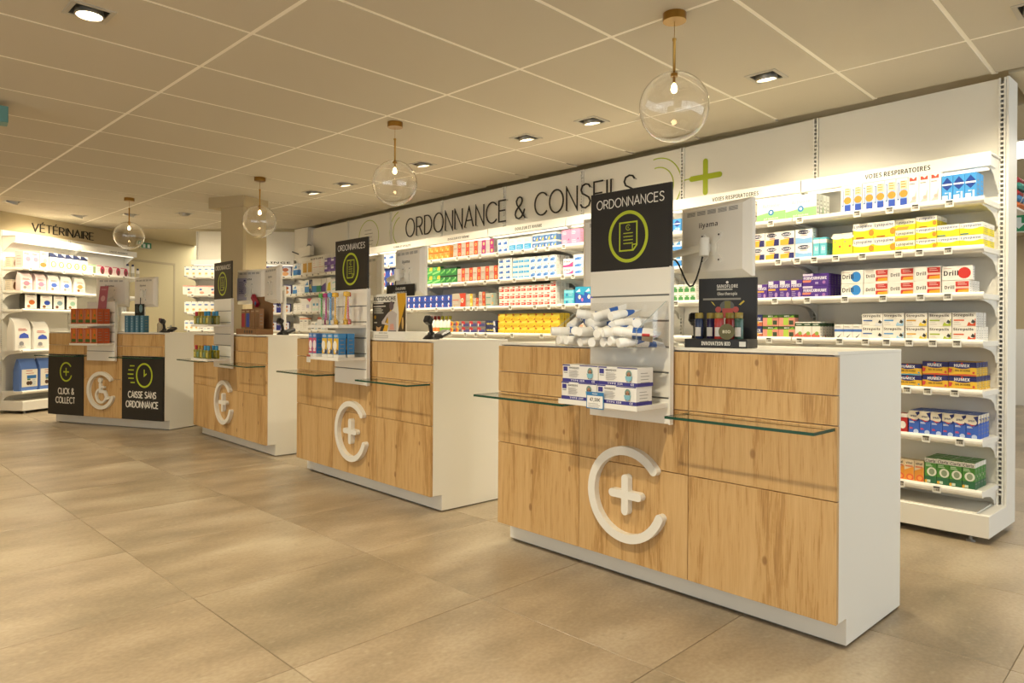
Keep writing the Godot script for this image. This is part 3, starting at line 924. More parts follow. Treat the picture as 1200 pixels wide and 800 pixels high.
# ---- things on the counters ----
func at_counter(i: int, p: Vector3, turn := 0.0) -> Transform3D:
	return (COUNTERS[i] as Transform3D) * Transform3D(Basis(Vector3.UP, turn), p)
func monitor(i: int, xr: float, zr: float, xl: float, zl: float, top: float, label: String, foot := Vector3.ZERO, knee := Vector3.ZERO, head := Vector3.ZERO) -> void:
	# seen from behind: local z looks out of its back
	var mid := Vector3((xr + xl) / 2, top - .155, (zr + zl) / 2)
	var turn := -atan2(zr - zl, xr - xl)
	var t := thing("monitor", label, "monitor", at_counter(i, mid, turn))
	var w := .1875
	part("casing", bx(Vector3(-w, -.155, -.028), Vector3(w, .155, -.006), .003), M.monitor, t)
	var bk := MB.new()
	for q in [[Vector2(-w + .004, -.15), Vector2(w - .02, .15)]]:
		var a := [Vector3(-w + .003, -.152, -.006), Vector3(w - .003, -.152, -.006), Vector3(w - .003, .152, -.006), Vector3(-w + .003, .152, -.006)]
		var b := [Vector3(-w + .03, -.125, .014), Vector3(w - .03, -.125, .014), Vector3(w - .03, .135, .014), Vector3(-w + .03, .135, .014)]
		bk.poly(b, Vector3(0, 0, 1))
		for k in 4:
			var m := (k + 1) % 4
			var nr: Vector3 = ((a[m] as Vector3) - (a[k] as Vector3)).cross((b[k] as Vector3) - (a[k] as Vector3)).normalized()
			bk.poly([a[k], a[m], b[m], b[k]], nr)
	part("back_shell", bk, M.monitor, t)
	part("screen", bx(Vector3(-w + .012, -.138, -.0285), Vector3(w - .012, .143, -.028)), M.screen, t)
	for k in 5:
		var vn := MB.new()
		for r in 4: vn.box(Vector3(-.135 + .056 * k, .112 + .0045 * r, .0138), Vector3(-.09 + .056 * k, .1145 + .0045 * r, .0144))
		part("vent", vn, M.grey, t)
	var lg := MB.new(); lg.col = hx("55504a")
	type(lg, "iiyama", -.068, .052, .1, .028, .0145, true)
	part("brand_print", lg, M.print, t)
	var pl := MB.new()
	for s in [[-1, -1], [1, -1], [1, 1], [-1, 1]]:
		pl.ribbon(pv([0, -.03, s[0] * .045, -.03 + s[1] * .052]), .024, .0145, .021)
	pl.disc(0, -.03, .034, .034, .0145, .0222, 20)
	part("mount_plate", pl, M.shelf, t)
	var sc := MB.new(); sc.col = hx("4a4844")
	for s in [[-1, -1], [1, -1], [1, 1], [-1, 1]]: sc.disc(s[0] * .044, -.03 + s[1] * .051, .004, .004, .021, .0225, 10)
	part("screws", sc, M.print, t)
	if foot == Vector3.ZERO:
		foot = Vector3(mid.x - .03, 1.0, mid.z - .12); knee = Vector3(mid.x - .03, mid.y - .03, mid.z - .12); head = Vector3(mid.x, mid.y - .03, mid.z - .05)
	var o := Vector3(foot.x, 1.0, foot.z)
	var inv := Transform3D(Basis(Vector3.UP, turn), mid).affine_inverse() * Transform3D(Basis.IDENTITY, o)
	var was := t.get_child_count()
	mount(t, o, knee, head)
	for k in range(was, t.get_child_count()): (t.get_child(k) as Node3D).transform = inv
func mount(t: Node3D, o: Vector3, knee: Vector3, head: Vector3) -> void:
	# pole and swivel arm that carry a screen; o is the foot of the pole
	var p := MB.new()
	p.lathe([Vector2(0, 0), Vector2(.045, 0), Vector2(.045, .012), Vector2(.019, .016), Vector2(.018, knee.y - 1.0 + .03), Vector2(0, knee.y - 1.0 + .03)], 18)
	part("pole", p, M.shelf, t)
	var a := MB.new()
	a.tube(PackedVector3Array([Vector3(0, knee.y - 1.0, 0), knee - o, head - o]), .016, 10)
	part("arm", a, M.shelf, t)
	var j := MB.new()
	j.xf.origin = head - o + Vector3(0, -.035, 0)
	j.lathe([Vector2(0, 0), Vector2(.02, 0), Vector2(.021, .003), Vector2(.021, .07), Vector2(.02, .073), Vector2(0, .073)], 16)
	part("joint", j, M.shelf, t)
	var n := MB.new()
	n.box(head - o + Vector3(-.008, -.015, .0), head - o + Vector3(.008, .015, -.05))
	part("neck", n, M.shelf, t)
	var c := MB.new()
	var cp := PackedVector3Array()
	for k in 13:
		var f := k / 12.0
		cp.append((knee - o).lerp(head - o, f) + Vector3(0, -.04 - .07 * sin(f * PI * 1.0) + .06 * sin(f * TAU), .012))
	c.tube(cp, .004, 6)
	part("cable", c, M.blackp, t)
func tube_meshes() -> Array:
	# a white cosmetic tube lying along x, crimp at x = 0, cap at the far end
	var b := MB.new()
	var K := 14
	var rings := []
	for s in [[0.0, .026, .0015], [.012, .026, .002], [.04, .0245, .009], [.075, .022, .016], [.1, .0195, .019], [.112, .0185, .0185], [.117, .014, .014]]:
		var r := []
		for j in K:
			var a := TAU * j / K
			r.append(Vector3(s[0], s[2] * sin(a), s[1] * cos(a)))
		rings.append(r)
	for i in rings.size() - 1:
		for j in K:
			var m := (j + 1) % K
			b.col = hx("e9e7e2")
			if i == 2 and j != 3 and j != 10: b.col = hx("2f5fae")
			if i == 1 and j == 3: b.col = hx("c03a35")
			var na: Vector3 = Vector3(0, rings[i][j].y, rings[i][j].z).normalized(); var nb: Vector3 = Vector3(0, rings[i][m].y, rings[i][m].z).normalized()
			b.tri(rings[i][j], rings[i][m], rings[i + 1][m], na, nb, nb); b.tri(rings[i][j], rings[i + 1][m], rings[i + 1][j], na, nb, na)
	var c := MB.new()
	c.col = hx("efeeea")
	c.xf = Transform3D(Basis(Vector3.BACK, -PI / 2), Vector3(.112, 0, 0))
	c.lathe([Vector2(0, 0), Vector2(.0185, 0), Vector2(.019, .004), Vector2(.0175, .034), Vector2(.0165, .036), Vector2(0, .036)], 16)
	return [b.mesh(), c.mesh()]
func counter_things() -> void:
	# counter 1: bin of tubes
	var bin := thing("acrylic_bin", "clear acrylic bin hooked on the slat board, full of white tubes", "bin", COUNTERS[0])
	var x0 := .625; var x1 := 1.035
	part("floor_pane", bx(Vector3(x0, 1.0, .044), Vector3(x1, 1.003, .25)), M.acrylic, bin)
	part("front_pane", bx(Vector3(x0, 1.003, .247), Vector3(x1, 1.068, .25)), M.acrylic, bin)
	part("back_pane", bx(Vector3(x0, 1.003, .044), Vector3(x1, 1.18, .047)), M.acrylic, bin)
	for s in [x0, x1 - .003]:
		var sd := MB.new()
		sd.xf = Transform3D(Basis(Vector3.UP, PI / 2), Vector3(s, 0, 0))
		sd.prism(pv([-.047, 1.003, -.247, 1.003, -.247, 1.068, -.06, 1.18, -.047, 1.18]), 0, .003)
		part("side_pane", sd, M.acrylic, bin)
	var rim := MB.new()
	rim.box(Vector3(x0, 1.068, .2472), Vector3(x1, 1.0692, .2498)); rim.box(Vector3(x0, .9995, .2498), Vector3(x1, 1.001, .2505))
	for s in [x0, x1 - .003]:
		rim.tube(PackedVector3Array([Vector3(s + .0015, 1.0685, .2485), Vector3(s + .0015, 1.18, .06)]), .0012, 5)
		rim.tube(PackedVector3Array([Vector3(s + .0015, 1.003, .2495), Vector3(s + .0015, 1.0685, .2495)]), .001, 5)
	part("polished_rim", rim, M.glassrim, bin)
	var tm := tube_meshes()
	var r2 := RandomNumberGenerator.new(); r2.seed = 11
	var n := 0
	for layer in [[1.023, 7, 2], [1.058, 6, 2], [1.094, 6, 1], [1.126, 3, 1]]:
		for row in layer[2]:
			for k in layer[1]:
				var fx: float = lerpf(.665, 1.0, (k + .5 * (n % 2) * .6) / maxf(1.0, layer[1] - 1.0)) if layer[1] > 3 else lerpf(.74, .90, k / 2.0)
				var fz: float = .1 + .075 * row + (.02 if layer[1] < 7 else 0.0) if layer[2] > 1 else .12
				var q := Basis(Vector3.UP, -PI / 2 + r2.randf_range(-1.1, 1.1) * (.45 if layer[0] < 1.03 else 1.0)) * Basis(Vector3.BACK, r2.randf_range(-.4, .2) * (.4 if layer[0] < 1.03 else 1.0)) * Basis(Vector3.RIGHT, r2.randf_range(-2.8, 2.8))
				var tt := thing("cream_tube", "white cream tube with a blue band, heaped in the acrylic bin", "tube", at_counter(0, Vector3.ZERO), "cream tubes heaped in the acrylic bin")
				var px: float = clampf(fx, .67, .99)
				tt.transform = (COUNTERS[0] as Transform3D) * Transform3D(q, Vector3(px, layer[0], fz + .06) - q * Vector3(.1, 0, 0))
				part("body", tm[0], M.print, tt); part("cap", tm[1], M.print, tt)
				n += 1
	# mask boxes
	var mops := [["r", 0, 0, 1, .2, "3c3a86"], ["r", 0, .93, .22, 1, "3c3a86"], ["r", .5, .95, 1, 1, "3c3a86"], ["t", "MASKS", .05, .74, .1, .12, "3c3a86"], ["r", .03, .62, .15, .88, "3c3a86"], ["r", .04, .52, .15, .55, "34343a"], ["t", "MASQUES", .2, .76, .28, .12, "55555c"], ["l", .2, .3, .5, .66, 6, "b9b5b0"], ["t", "TYPE IIR", .25, .06, .4, .1, "d8d6e8"], ["t", "CE", .85, .05, .08, .12, "e8e6f0"], ["e", .8, .66, .19, .22, "6f8f86"], ["e", .8, .58, .13, .2, "a87a5c"], ["r", .745, .25, .855, .42, "9c7258"], ["p", [.71, .55, .89, .55, .87, .33, .8, .24, .73, .33], "7fb4c4"], ["r", .755, .6, .79, .64, "3a2f28"], ["r", .815, .6, .85, .64, "3a2f28"]]
	var mk := carton("e6e4de", mops, .186, .07, .1).mesh()
	for r in 2:
		for k in 2:
			var o := solo("mask_box", mk, M.print, ["lower", "upper"][r] + " white and violet face mask box " + ["away from", "next to"][k] + " the slat board's trimmed edge", "box", at_counter(0, Vector3(.647 + .19 * k + .002 * r, .7835 + .0705 * r, .236 - .004 * r)), "mask boxes on the slat board shelf")
			o.set_meta("group", "mask boxes on the slat board shelf")
	var pc := MB.new(); pc.col = hx("2f78ac")
	pc.box(Vector3(0, 0, 0), Vector3(.088, .066, .0015), .0003)
	draw_print(pc, [["r", .05, .06, .95, .78, "ecebe6"], ["t", "47,50€", .2, .42, .6, .24, "2a2a2e"], ["l", .12, .1, .88, .3, 3, "8f8d8a"], ["t", "masque", .35, .83, .3, .1, "dfe8ee"]], .088, .066, .0015)
	solo("price_card", pc, M.print, "blue framed price card reading 47,50€ on the mask box shelf", "price card", at_counter(0, Vector3(.788, .757, .243)))
	# black cosmetics display with bottles
	var ds := thing("cosmetics_display", "black counter display for organic serum bottles reading INNOVATION BIO", "display stand", at_counter(0, Vector3(1.037, 1.0, -.155), .23))
	part("tray", bx(Vector3(0, 0, 0), Vector3(.24, .034, .15), .002), M.dark, ds)
	var bk := part("back_card", bx(Vector3(.004, .034, -.012), Vector3(.236, .276, -.002), .001), M.dark, ds)
	var bp := MB.new(); bp.xf.origin = Vector3(.004, .034, -.0018)
	draw_print(bp, [["t", "SANOFLORE", .32, .84, .36, .055, "dedad0"], ["l", .32, .8, .68, .8, 1, "a8a498"], ["e", .5, .93, .022, .022, "dedad0"], ["t", "Olea therapia", .33, .7, .34, .07, "cfcabe"], ["l", .08, .64, .95, .64, 1, "8d897e"], ["e", .5, .53, .12, .1, "5d5c57"], ["r", .42, .16, .6, .5, "b0453c"], ["r", .45, .2, .57, .34, "dad3c6"], ["r", .46, .5, .56, .62, "77702f"], ["e", .35, .48, .05, .05, "b04a40"], ["e", .65, .48, .05, .05, "b04a40"], ["p", [.22, .62, .26, .6, .3, .54, .26, .57], "c9b23a"], ["p", [.7, .56, .78, .63, .8, .61, .73, .55], "c9b23a"]], .232, .242, 0)
	part("card_print", bp, M.print, bk)
	var fp := MB.new(); fp.xf.origin = Vector3(0, 0, .1502)
	draw_print(fp, [["t", "INNOVATION BIO", .28, .3, .46, .42, "e6e2d8"], ["r", .88, .2, .98, .75, "d8d6d0"]], .24, .034, 0)
	part("tray_print", fp, M.print, ds)
	var bd := MB.new(); bd.col = hx("5a5530")
	bd.disc(.165, .062, .03, .03, .152, .155, 28)
	bd.col = hx("d8d3b8"); bd.ribbon(arc(.165, .062, .024, .024, 0, 350, 28), .002, .1552, .1552, true)
	type(bd, "BIO", .15, .057, .03, .011, .1554)
	part("badge", bd, M.print, ds)
	var bl := [[.04, "24314f"], [.075, "2c2548"], [.118, "a83a32"], [.15, "8e2f2a"], [.195, "3f5d52"]]
	for k in 5:
		var b := thing("serum_bottle", ["dark blue serum bottle with gold cap, on the black display", "violet serum bottle with gold cap, on the black display", "red serum bottle with gold cap in front of the black display card", "dark red serum bottle with gold cap beside the green one", "grey green serum bottle with gold cap behind the BIO badge"][k], "bottle", at_counter(0, Vector3(1.037, 1.0, -.155), .23) * Transform3D(Basis.IDENTITY, Vector3(bl[k][0] - .004, .034, .085 if k % 2 == 0 else .05)), "serum bottles on the black display")
		var g := MB.new(); g.col = hx(bl[k][1])
		g.lathe([Vector2(0, 0), Vector2(.0165, 0), Vector2(.017, .002), Vector2(.017, .074), Vector2(.0155, .079), Vector2(.009, .081), Vector2(0, .081)], 16)
		part("body", g, M.gloss, b)
		var c := MB.new(); c.col = hx("8a7a35")
		c.lathe([Vector2(0, .08), Vector2(.0155, .08), Vector2(.016, .082), Vector2(.016, .1), Vector2(.0145, .102), Vector2(0, .102)], 16)
		part("cap", c, M.gloss, b)
		var l := MB.new(); l.col = hx("d3cfca")
		for q in 5:
			var a0 := deg_to_rad(50 + 16 * q); var a1 := deg_to_rad(66 + 16 * q)
			l.poly([Vector3(.0174 * cos(a0), .01, .0174 * sin(a0)), Vector3(.0174 * cos(a1), .01, .0174 * sin(a1)), Vector3(.0174 * cos(a1), .045, .0174 * sin(a1)), Vector3(.0174 * cos(a0), .045, .0174 * sin(a0))], Vector3(cos(a0), 0, sin(a0)))
		part("paper_label", l, M.print, b)
	# monitors on arms
	monitor(0, 1.25, -.19, .885, -.262, 1.59, "grey monitor seen from behind, above the black cosmetics display", Vector3(.80, 1.0, -.30), Vector3(.82, 1.395, -.27), Vector3(1.06, 1.405, -.165))
	monitor(0, .835, -.12, .463, -.1, 1.575, "grey monitor half hidden by the ORDONNANCES sign above the tube bin")
	monitor(1, 1.35, -.17, .98, -.21, 1.58, "grey monitor seen from behind, above the lumbar belt display", Vector3(.85, 1.0, -.3), Vector3(.88, 1.39, -.22), Vector3(1.12, 1.405, -.13))
	monitor(1, .735, -.25, .37, -.28, 1.575, "grey monitor beside the sign above the hourglass tubes")
	monitor(2, 1.64, -.12, 1.268, -.165, 1.58, "grey monitor turned edge-on above the card terminal")
	monitor(2, 1.17, -.2, .81, -.1, 1.58, "grey monitor carrying a notice, above the cardboard display", Vector3(1.2, 1.0, -.36), Vector3(1.2, 1.37, -.33), Vector3(1.0, 1.39, -.2))
	monitor(3, .985, -.16, .62, -.07, 1.58, "grey monitor behind the pink leaflet")
	monitor(3, 1.52, -.05, 1.1, -.12, 1.575, "grey monitor above the light blue cartons", Vector3(1.05, 1.0, -.3), Vector3(1.06, 1.39, -.26), Vector3(1.3, 1.4, -.05))
	# notice taped on the back of one monitor
	var nt := MB.new(); nt.col = hx("b9b4cc")
	nt.box(Vector3(0, 0, 0), Vector3(.13, .2, .0006))
	draw_print(nt, [["r", .7, .85, .9, .92, "3a3c78"], ["l", .2, .3, .8, .8, 7, "6a6a98"], ["e", .5, .4, .06, .06, "7f80b4"]], .13, .2, .0007)
	solo("notice", nt, M.print, "pale violet printed notice taped behind a monitor", "notice", at_counter(2, Vector3(.99, 1.425, -.15), .271) * Transform3D(Basis.IDENTITY, Vector3(-.165, -.12, .016)))
	# counter 1 tills behind the board
	equipment(0, .93, -.32, "black telephone and stand behind the tube bin")
	equipment(1, 1.5, -.12, "black barcode scanner stand beside the lumbar belt display")
	equipment(2, 1.54, -.2, "black card terminal stand on the counter with the cardboard display")
	equipment(3, 1.52, -.14, "black card terminal stand beside the light blue cartons")
	# counter 2: lumbar belt display
	var ab := thing("belt_display", "printed lumbar heat belt display box reading ACTIPOCHE", "display box", at_counter(1, Vector3(.985, 1.0, -.17)))
	var W := .40; var H := .235
	part("box", bx(Vector3(0, 0, 0), Vector3(W, .045, .16), .001), M.board, ab)
	var fr := part("front_card", bx(Vector3(0, .045, .13), Vector3(W * .93, .045 + H, .136), .0008), M.board, ab)
	var fpr := MB.new(); fpr.xf.origin = Vector3(0, .045, .1362)
	draw_print(fpr, [["r", 0, 0, .74, .78, "35302a"], ["p", [.32, 0, .46, .0, .62, .5, .58, .66], "d9a72a"], ["p", [.46, 0, .8, 0, .98, 1, .78, 1, .6, .6], "dcd7cc"], ["p", [.8, .0, 1, .0, 1, 1, .74, 1, .8, .5], "d3a02a"], ["p", [.78, 0, 1, 0, 1, .75, .9, .4], "4c3d22"], ["t", "ACTIPOCHE", .03, .82, .68, .11, "3c3833"], ["l", .03, .66, .45, .74, 2, "d8d2c4"], ["l", .05, .48, .36, .6, 4, "a8a294"], ["e", .09, .38, .05, .05, "d9a72a"], ["l", .06, .2, .18, .22, 1, "d8d2c4"], ["e", .59, .68, .1, .12, "6a5a5c"], ["p", [.5, .0, .74, 0, .73, .32, .76, .46, .68, .52, .6, .55, .52, .52, .46, .46, .5, .3], "bdb2ab"], ["p", [.46, .46, .52, .5, .4, .24, .5, .2, .52, .16, .3, .2, .3, .26], "c4b9b2"], ["p", [.54, .04, .68, .04, .66, .2, .56, .2], "d49a86"], ["p", [.5, 0, .74, 0, .74, .02, .5, .02], "2a2522"], ["p", [.14, .0, .24, .0, .3, .14, .2, .1, .13, .14], "c89a6a"], ["e", .93, .22, .05, .16, "cda765"]], W * .93, H, 0)
	part("card_print", fpr, M.print, fr)
	var hd := part("header_card", bx(Vector3(-.01, .27, .02), Vector3(.30, .345, .026), .0008), M.dark, ab)
	var hp := MB.new(); hp.xf.origin = Vector3(-.01, .27, .0262)
	draw_print(hp, [["t", "DOULEURS", .3, .55, .4, .22, "d8d4c8"], ["t", "LOMBAIRES ?", .26, .18, .48, .22, "d8d4c8"]], .31, .075, 0)
	part("header_print", hp, M.print, hd)
	var sl := MB.new(); sl.xf.origin = Vector3(0, 0, .1602)
	draw_print(sl, [["t", "SERVEZ-VOUS", .28, .68, .24, .16, "55504a"], ["r", .16, .06, .54, .5, "b7b1a3"], ["r", .17, .12, .53, .44, "d9d5ca"], ["o", .9, .5, .3, .04, "b9b3a5"]], W, .045, 0)
	part("box_print", sl, M.print, ab)
	# hourglass tubes
	var cols := ["4f9a3a", "a8336f", "5c96c8", "d9a92c", "c23b33", "dcb040"]
	for k in 6:
		var tt := thing("hourglass_tube", ["green", "magenta", "light blue", "yellow", "red", "amber"][k] + " tooth-timer tube on the slat board shelf", "tube", at_counter(1, Vector3(.67 + .06 * k, 1.0875 if k >= 4 else 1.084, .16 if k != 4 else .1), 0.0), "tooth-timer tubes")
		if k >= 4: tt.rotate_object_local(Vector3.BACK, -.12 if k == 5 else .05)
		var m1 := MB.new(); m1.col = hx(cols[k])
		m1.lathe([Vector2(0, 0), Vector2(.019, 0), Vector2(.019, .03), Vector2(.008, .036), Vector2(.006, .12), Vector2(.007, .175), Vector2(.02, .178), Vector2(.022, .19), Vector2(.02, .205), Vector2(0, .208)], 14)
		part("stem", m1, M.gloss, tt)
		var m2 := MB.new()
		m2.lathe([Vector2(.022, .0), Vector2(.022, .178)], 16)
		part("clear_sleeve", m2, M.acrylic, tt)
		var m3 := MB.new(); m3.col = hx("cfc9bb"); m3.box(Vector3(-.017, .004, .02), Vector3(.017, .03, .024), .001)
		part("paper_tag", m3, M.print, tt)
	var kb := carton("2f7ab8", [["r", 0, 0, 1, .12, "e4e2da"], ["r", 0, .82, 1, 1, "3f8ac6"], ["r", .04, .14, .96, .8, "d9b13a"], ["e", .3, .5, .16, .2, "e6e2d8"], ["t", "KIDS", .2, .85, .6, .1, "e8eef2"], ["p", [.5, .15, .95, .15, .95, .3, .7, .36], "2f4668"], ["r", .3, .2, .55, .3, "e6e2d8"]], .066, .148, .05).mesh()
	var kp := carton("2f7ab8", [["r", 0, 0, 1, .12, "e4e2da"], ["r", 0, .82, 1, 1, "4a7cc0"], ["r", .04, .14, .96, .8, "c9506e"], ["e", .5, .5, .14, .2, "e8dede"], ["t", "KIDS", .2, .85, .6, .1, "e8eef2"], ["r", .2, .22, .8, .3, "e6dcdc"]], .05, .148, .05).mesh()
	for k in 7:
		if k < 2: solo("toothbrush_box", kp, M.print, "blue and pink children's box on the lower slat board shelf", "box", at_counter(1, Vector3(.642 + .054 * k, .881, .235)), "pink children's boxes")
		else: solo("toothbrush_box", kb, M.print, "blue and yellow children's box on the lower slat board shelf", "box", at_counter(1, Vector3([.75, .75, .82, .89, .89, .965, .965][k], .881, .235 - (.06 if k in [3, 5] else 0.0)), 0.0), "yellow children's boxes")
	var tg := MB.new(); tg.col = hx("d8d5cc"); tg.box(Vector3(0, 0, 0), Vector3(.05, .05, .0015)); draw_print(tg, [["r", 0, .72, 1, 1, "b05a48"], ["l", .15, .15, .85, .6, 3, "8f8a84"]], .05, .05, .0015)
	for e in [[1, .632, .84], [1, .78, 1.082]]: solo("price_card", tg, M.print, "small white and red price card clipped " + ("below the blue children's boxes" if e[2] < 1.0 else "above the tooth-timer tubes"), "price card", at_counter(e[0], Vector3(e[1], e[2], .243)))
	# counter 3: oil bottles, cardboard display
	for sh in [1.086, .786]:
		for k in 10:
			var cc := k % 5; var row := k / 5
			var b := thing("oil_bottle", "small olive oil-care bottle with a " + ["red", "gold", "gold", "blue", "blue"][cc] + " cap on the " + ("upper" if sh > 1.0 else "lower") + " board shelf", "bottle", at_counter(2, Vector3(.668 + .074 * cc, sh, .205 - .07 * row)), "oil-care bottles " + ("upper" if sh > 1.0 else "lower"))
			var g := MB.new(); g.col = hx("6f7a22" if cc % 2 else "8a8420")
			g.box(Vector3(-.026, 0, -.016), Vector3(.026, .075, .016), .004)
			part("body", g, M.gloss, b)
			var c := MB.new(); c.col = hx(["b03038", "a8802c", "a8802c", "3f8fc0", "3f8fc0"][cc])
			c.lathe([Vector2(0, .074), Vector2(.013, .074), Vector2(.013, .112), Vector2(.012, .114), Vector2(0, .114)], 12)
			part("cap", c, M.gloss, b)
			var l := MB.new(); l.col = hx("5f7f6a" if cc % 2 else "b9a83a"); l.box(Vector3(-.018, .012, .016), Vector3(.018, .055, .0165))
			part("paper_label", l, M.print, b)
	var kd := thing("cardboard_display", "brown kraft cardboard counter display with red and blue packs", "display box", at_counter(2, Vector3(1.02, 1.0, -.16)))
	part("tray", bx(Vector3(0, 0, 0), Vector3(.42, .05, .15), .001), M.kraft, kd)
	part("back_card", bx(Vector3(0, .05, 0), Vector3(.42, .33, .006), .001), M.kraft, kd)
	var kpnt := MB.new(); kpnt.xf.origin = Vector3(0, 0, .1502)
	draw_print(kpnt, [["e", .45, .5, .3, .3, "3c2a1a"], ["e", .57, .5, .3, .3, "3c2a1a"], ["e", .69, .5, .3, .3, "3c2a1a"], ["e", .8, .5, .3, .3, "3c2a1a"]], .42, .05, 0)
	part("tray_print", kpnt, M.print, kd)
	for k in 4:
		var pk := carton(["8a6540", "8a6540", "8f6a45", "8f6a45"][k], [["r", .1, .08, .9, .78, ["a5182c", "2440a0", "83603c", "7d5a38"][k]], ["r", .15, .86, .85, .9, "c8b090"]], .085, .17, .04)
		solo("kraft_pack", pk, M.print, ["kraft pack with a red window", "kraft pack with a blue window", "plain brown kraft pack beside the blue one", "plain brown kraft pack at the display end"][k] + " in the cardboard display", "pack", at_counter(2, Vector3(1.035 + .097 * k, 1.051, -.05)))
	var lb := MB.new(); lb.col = hx("a01c34"); lb.xf = Transform3D(Basis(Vector3.BACK, -.7), Vector3.ZERO)
	lb.box(Vector3(0, 0, 0), Vector3(.13, .05, .03), .004); lb.col = hx("3a6a9a"); lb.box(Vector3(.1, .02, .03), Vector3(.128, .048, .034))
	solo("lip_balm_pack", lb, M.print, "crimson lip balm pack leaning on the kraft display card", "pack", at_counter(2, Vector3(1.06, 1.32, -.15)))
	# counter 4: orange boxes, leaflet, blue cartons
	var om := carton("b8542c", [["r", .14, .08, .86, .28, "3a5a26"], ["p", [.2, .3, .8, .3, .7, .9, .35, .95], "c9701f"], ["e", .6, .55, .06, .09, "5a7a2a"], ["r", .9, .0, 1, 1, "c98a70"], ["r", .02, .05, .08, .9, "d8b49a"]], .088, .155, .07).mesh()
	for sh in [1.086, .886]:
		for k in (7 if sh < 1.0 else 6):
			solo("orange_box", om, M.print, "orange carton with a green band on the " + ("upper" if sh > 1 else "lower") + " shelf of the slat board", "box", at_counter(3, Vector3([.64, .74, .84, .93, .84, .93, .74][k], sh, .23 - (.075 if k > 3 else 0.0))), "orange cartons " + ("upper" if sh > 1 else "lower"))
	var lf := MB.new(); lf.col = hx("b4606e")
	lf.box(Vector3(0, 0, 0), Vector3(.12, .24, .001)); draw_print(lf, [["e", .5, .45, .13, .13, "d8a8a8"], ["o", .5, .45, .09, .02, "b4606e"], ["t", "GROSSESSE", .2, .82, .6, .06, "d8b4b4"]], .12, .24, .001)
	solo("leaflet", lf, M.print, "dusty pink leaflet standing above the orange cartons", "leaflet", at_counter(3, Vector3(.80, 1.245, .05), .0) * Transform3D(Basis(Vector3.RIGHT, -.12), Vector3.ZERO))
	var bc := carton("3f6f86", [["r", .3, 0, .7, 1, "6f9ab0"], ["l", .35, .2, .65, .8, 5, "c8d8de"]], .062, .175, .06).mesh()
	for k in 4: solo("blue_carton", bc, M.print, "slim steel blue carton in the row on the wheelchair counter", "box", at_counter(3, Vector3(1.09 + .07 * k, 1.0, -.03)), "steel blue cartons")
	var sc := MB.new(); sc.col = hx("1c2326"); sc.box(Vector3(0, 0, 0), Vector3(.13, .12, .003)); draw_print(sc, [["e", .65, .6, .2, .35, "7fa0a8"], ["l", .1, .3, .4, .8, 4, "8a9a9c"]], .13, .12, .003)
	solo("shelf_card", sc, M.print, "black advertising card standing on the steel blue cartons", "card", at_counter(3, Vector3(1.2, 1.176, -.06)))
	var gel := thing("gel_bottle", "small clear gel bottle with red cap on the wheelchair counter", "bottle", at_counter(3, Vector3(1.4, 1.0, -.2)))
	var g1 := MB.new(); g1.col = hx("b8a88a"); g1.lathe([Vector2(0, 0), Vector2(.03, 0), Vector2(.032, .003), Vector2(.032, .09), Vector2(.012, .115), Vector2(0, .115)], 16); part("body", g1, M.gloss, gel)
	var g2 := MB.new(); g2.col = hx("7a2a26"); g2.lathe([Vector2(0, .114), Vector2(.017, .114), Vector2(.017, .15), Vector2(0, .15)], 14); part("cap", g2, M.gloss, gel)
func equipment(i: int, x: float, z: float, label: String) -> void:
	var t := thing("payment_terminal", label, "terminal", at_counter(i, Vector3(x, 1.0, z), .3) * Transform3D(Basis.IDENTITY.scaled(Vector3.ONE * .72), Vector3.ZERO))
	var b := MB.new()
	b.lathe([Vector2(0, 0), Vector2(.07, 0), Vector2(.072, .006), Vector2(.05, .03), Vector2(.03, .04), Vector2(.028, .06), Vector2(0, .06)], 20)
	part("base", b, M.blackp, t)
	var n := MB.new(); n.tube(PackedVector3Array([Vector3(0, .05, 0), Vector3(0, .1, .01), Vector3(0, .15, .03)]), .018, 10)
	part("neck", n, M.blackp, t)
	var h := MB.new(); h.xf = Transform3D(Basis(Vector3.RIGHT, -.5), Vector3(0, .15, .03)); h.box(Vector3(-.032, -.03, -.02), Vector3(.032, .035, .05), .012)
	part("head", h, M.blackp, t)
	var k := MB.new(); k.xf = Transform3D(Basis(Vector3.RIGHT, .3), Vector3(.13, .026, .02)); k.box(Vector3(-.045, 0, -.07), Vector3(.045, .04, .07), .012)
	part("handset", k, M.blackp, t)

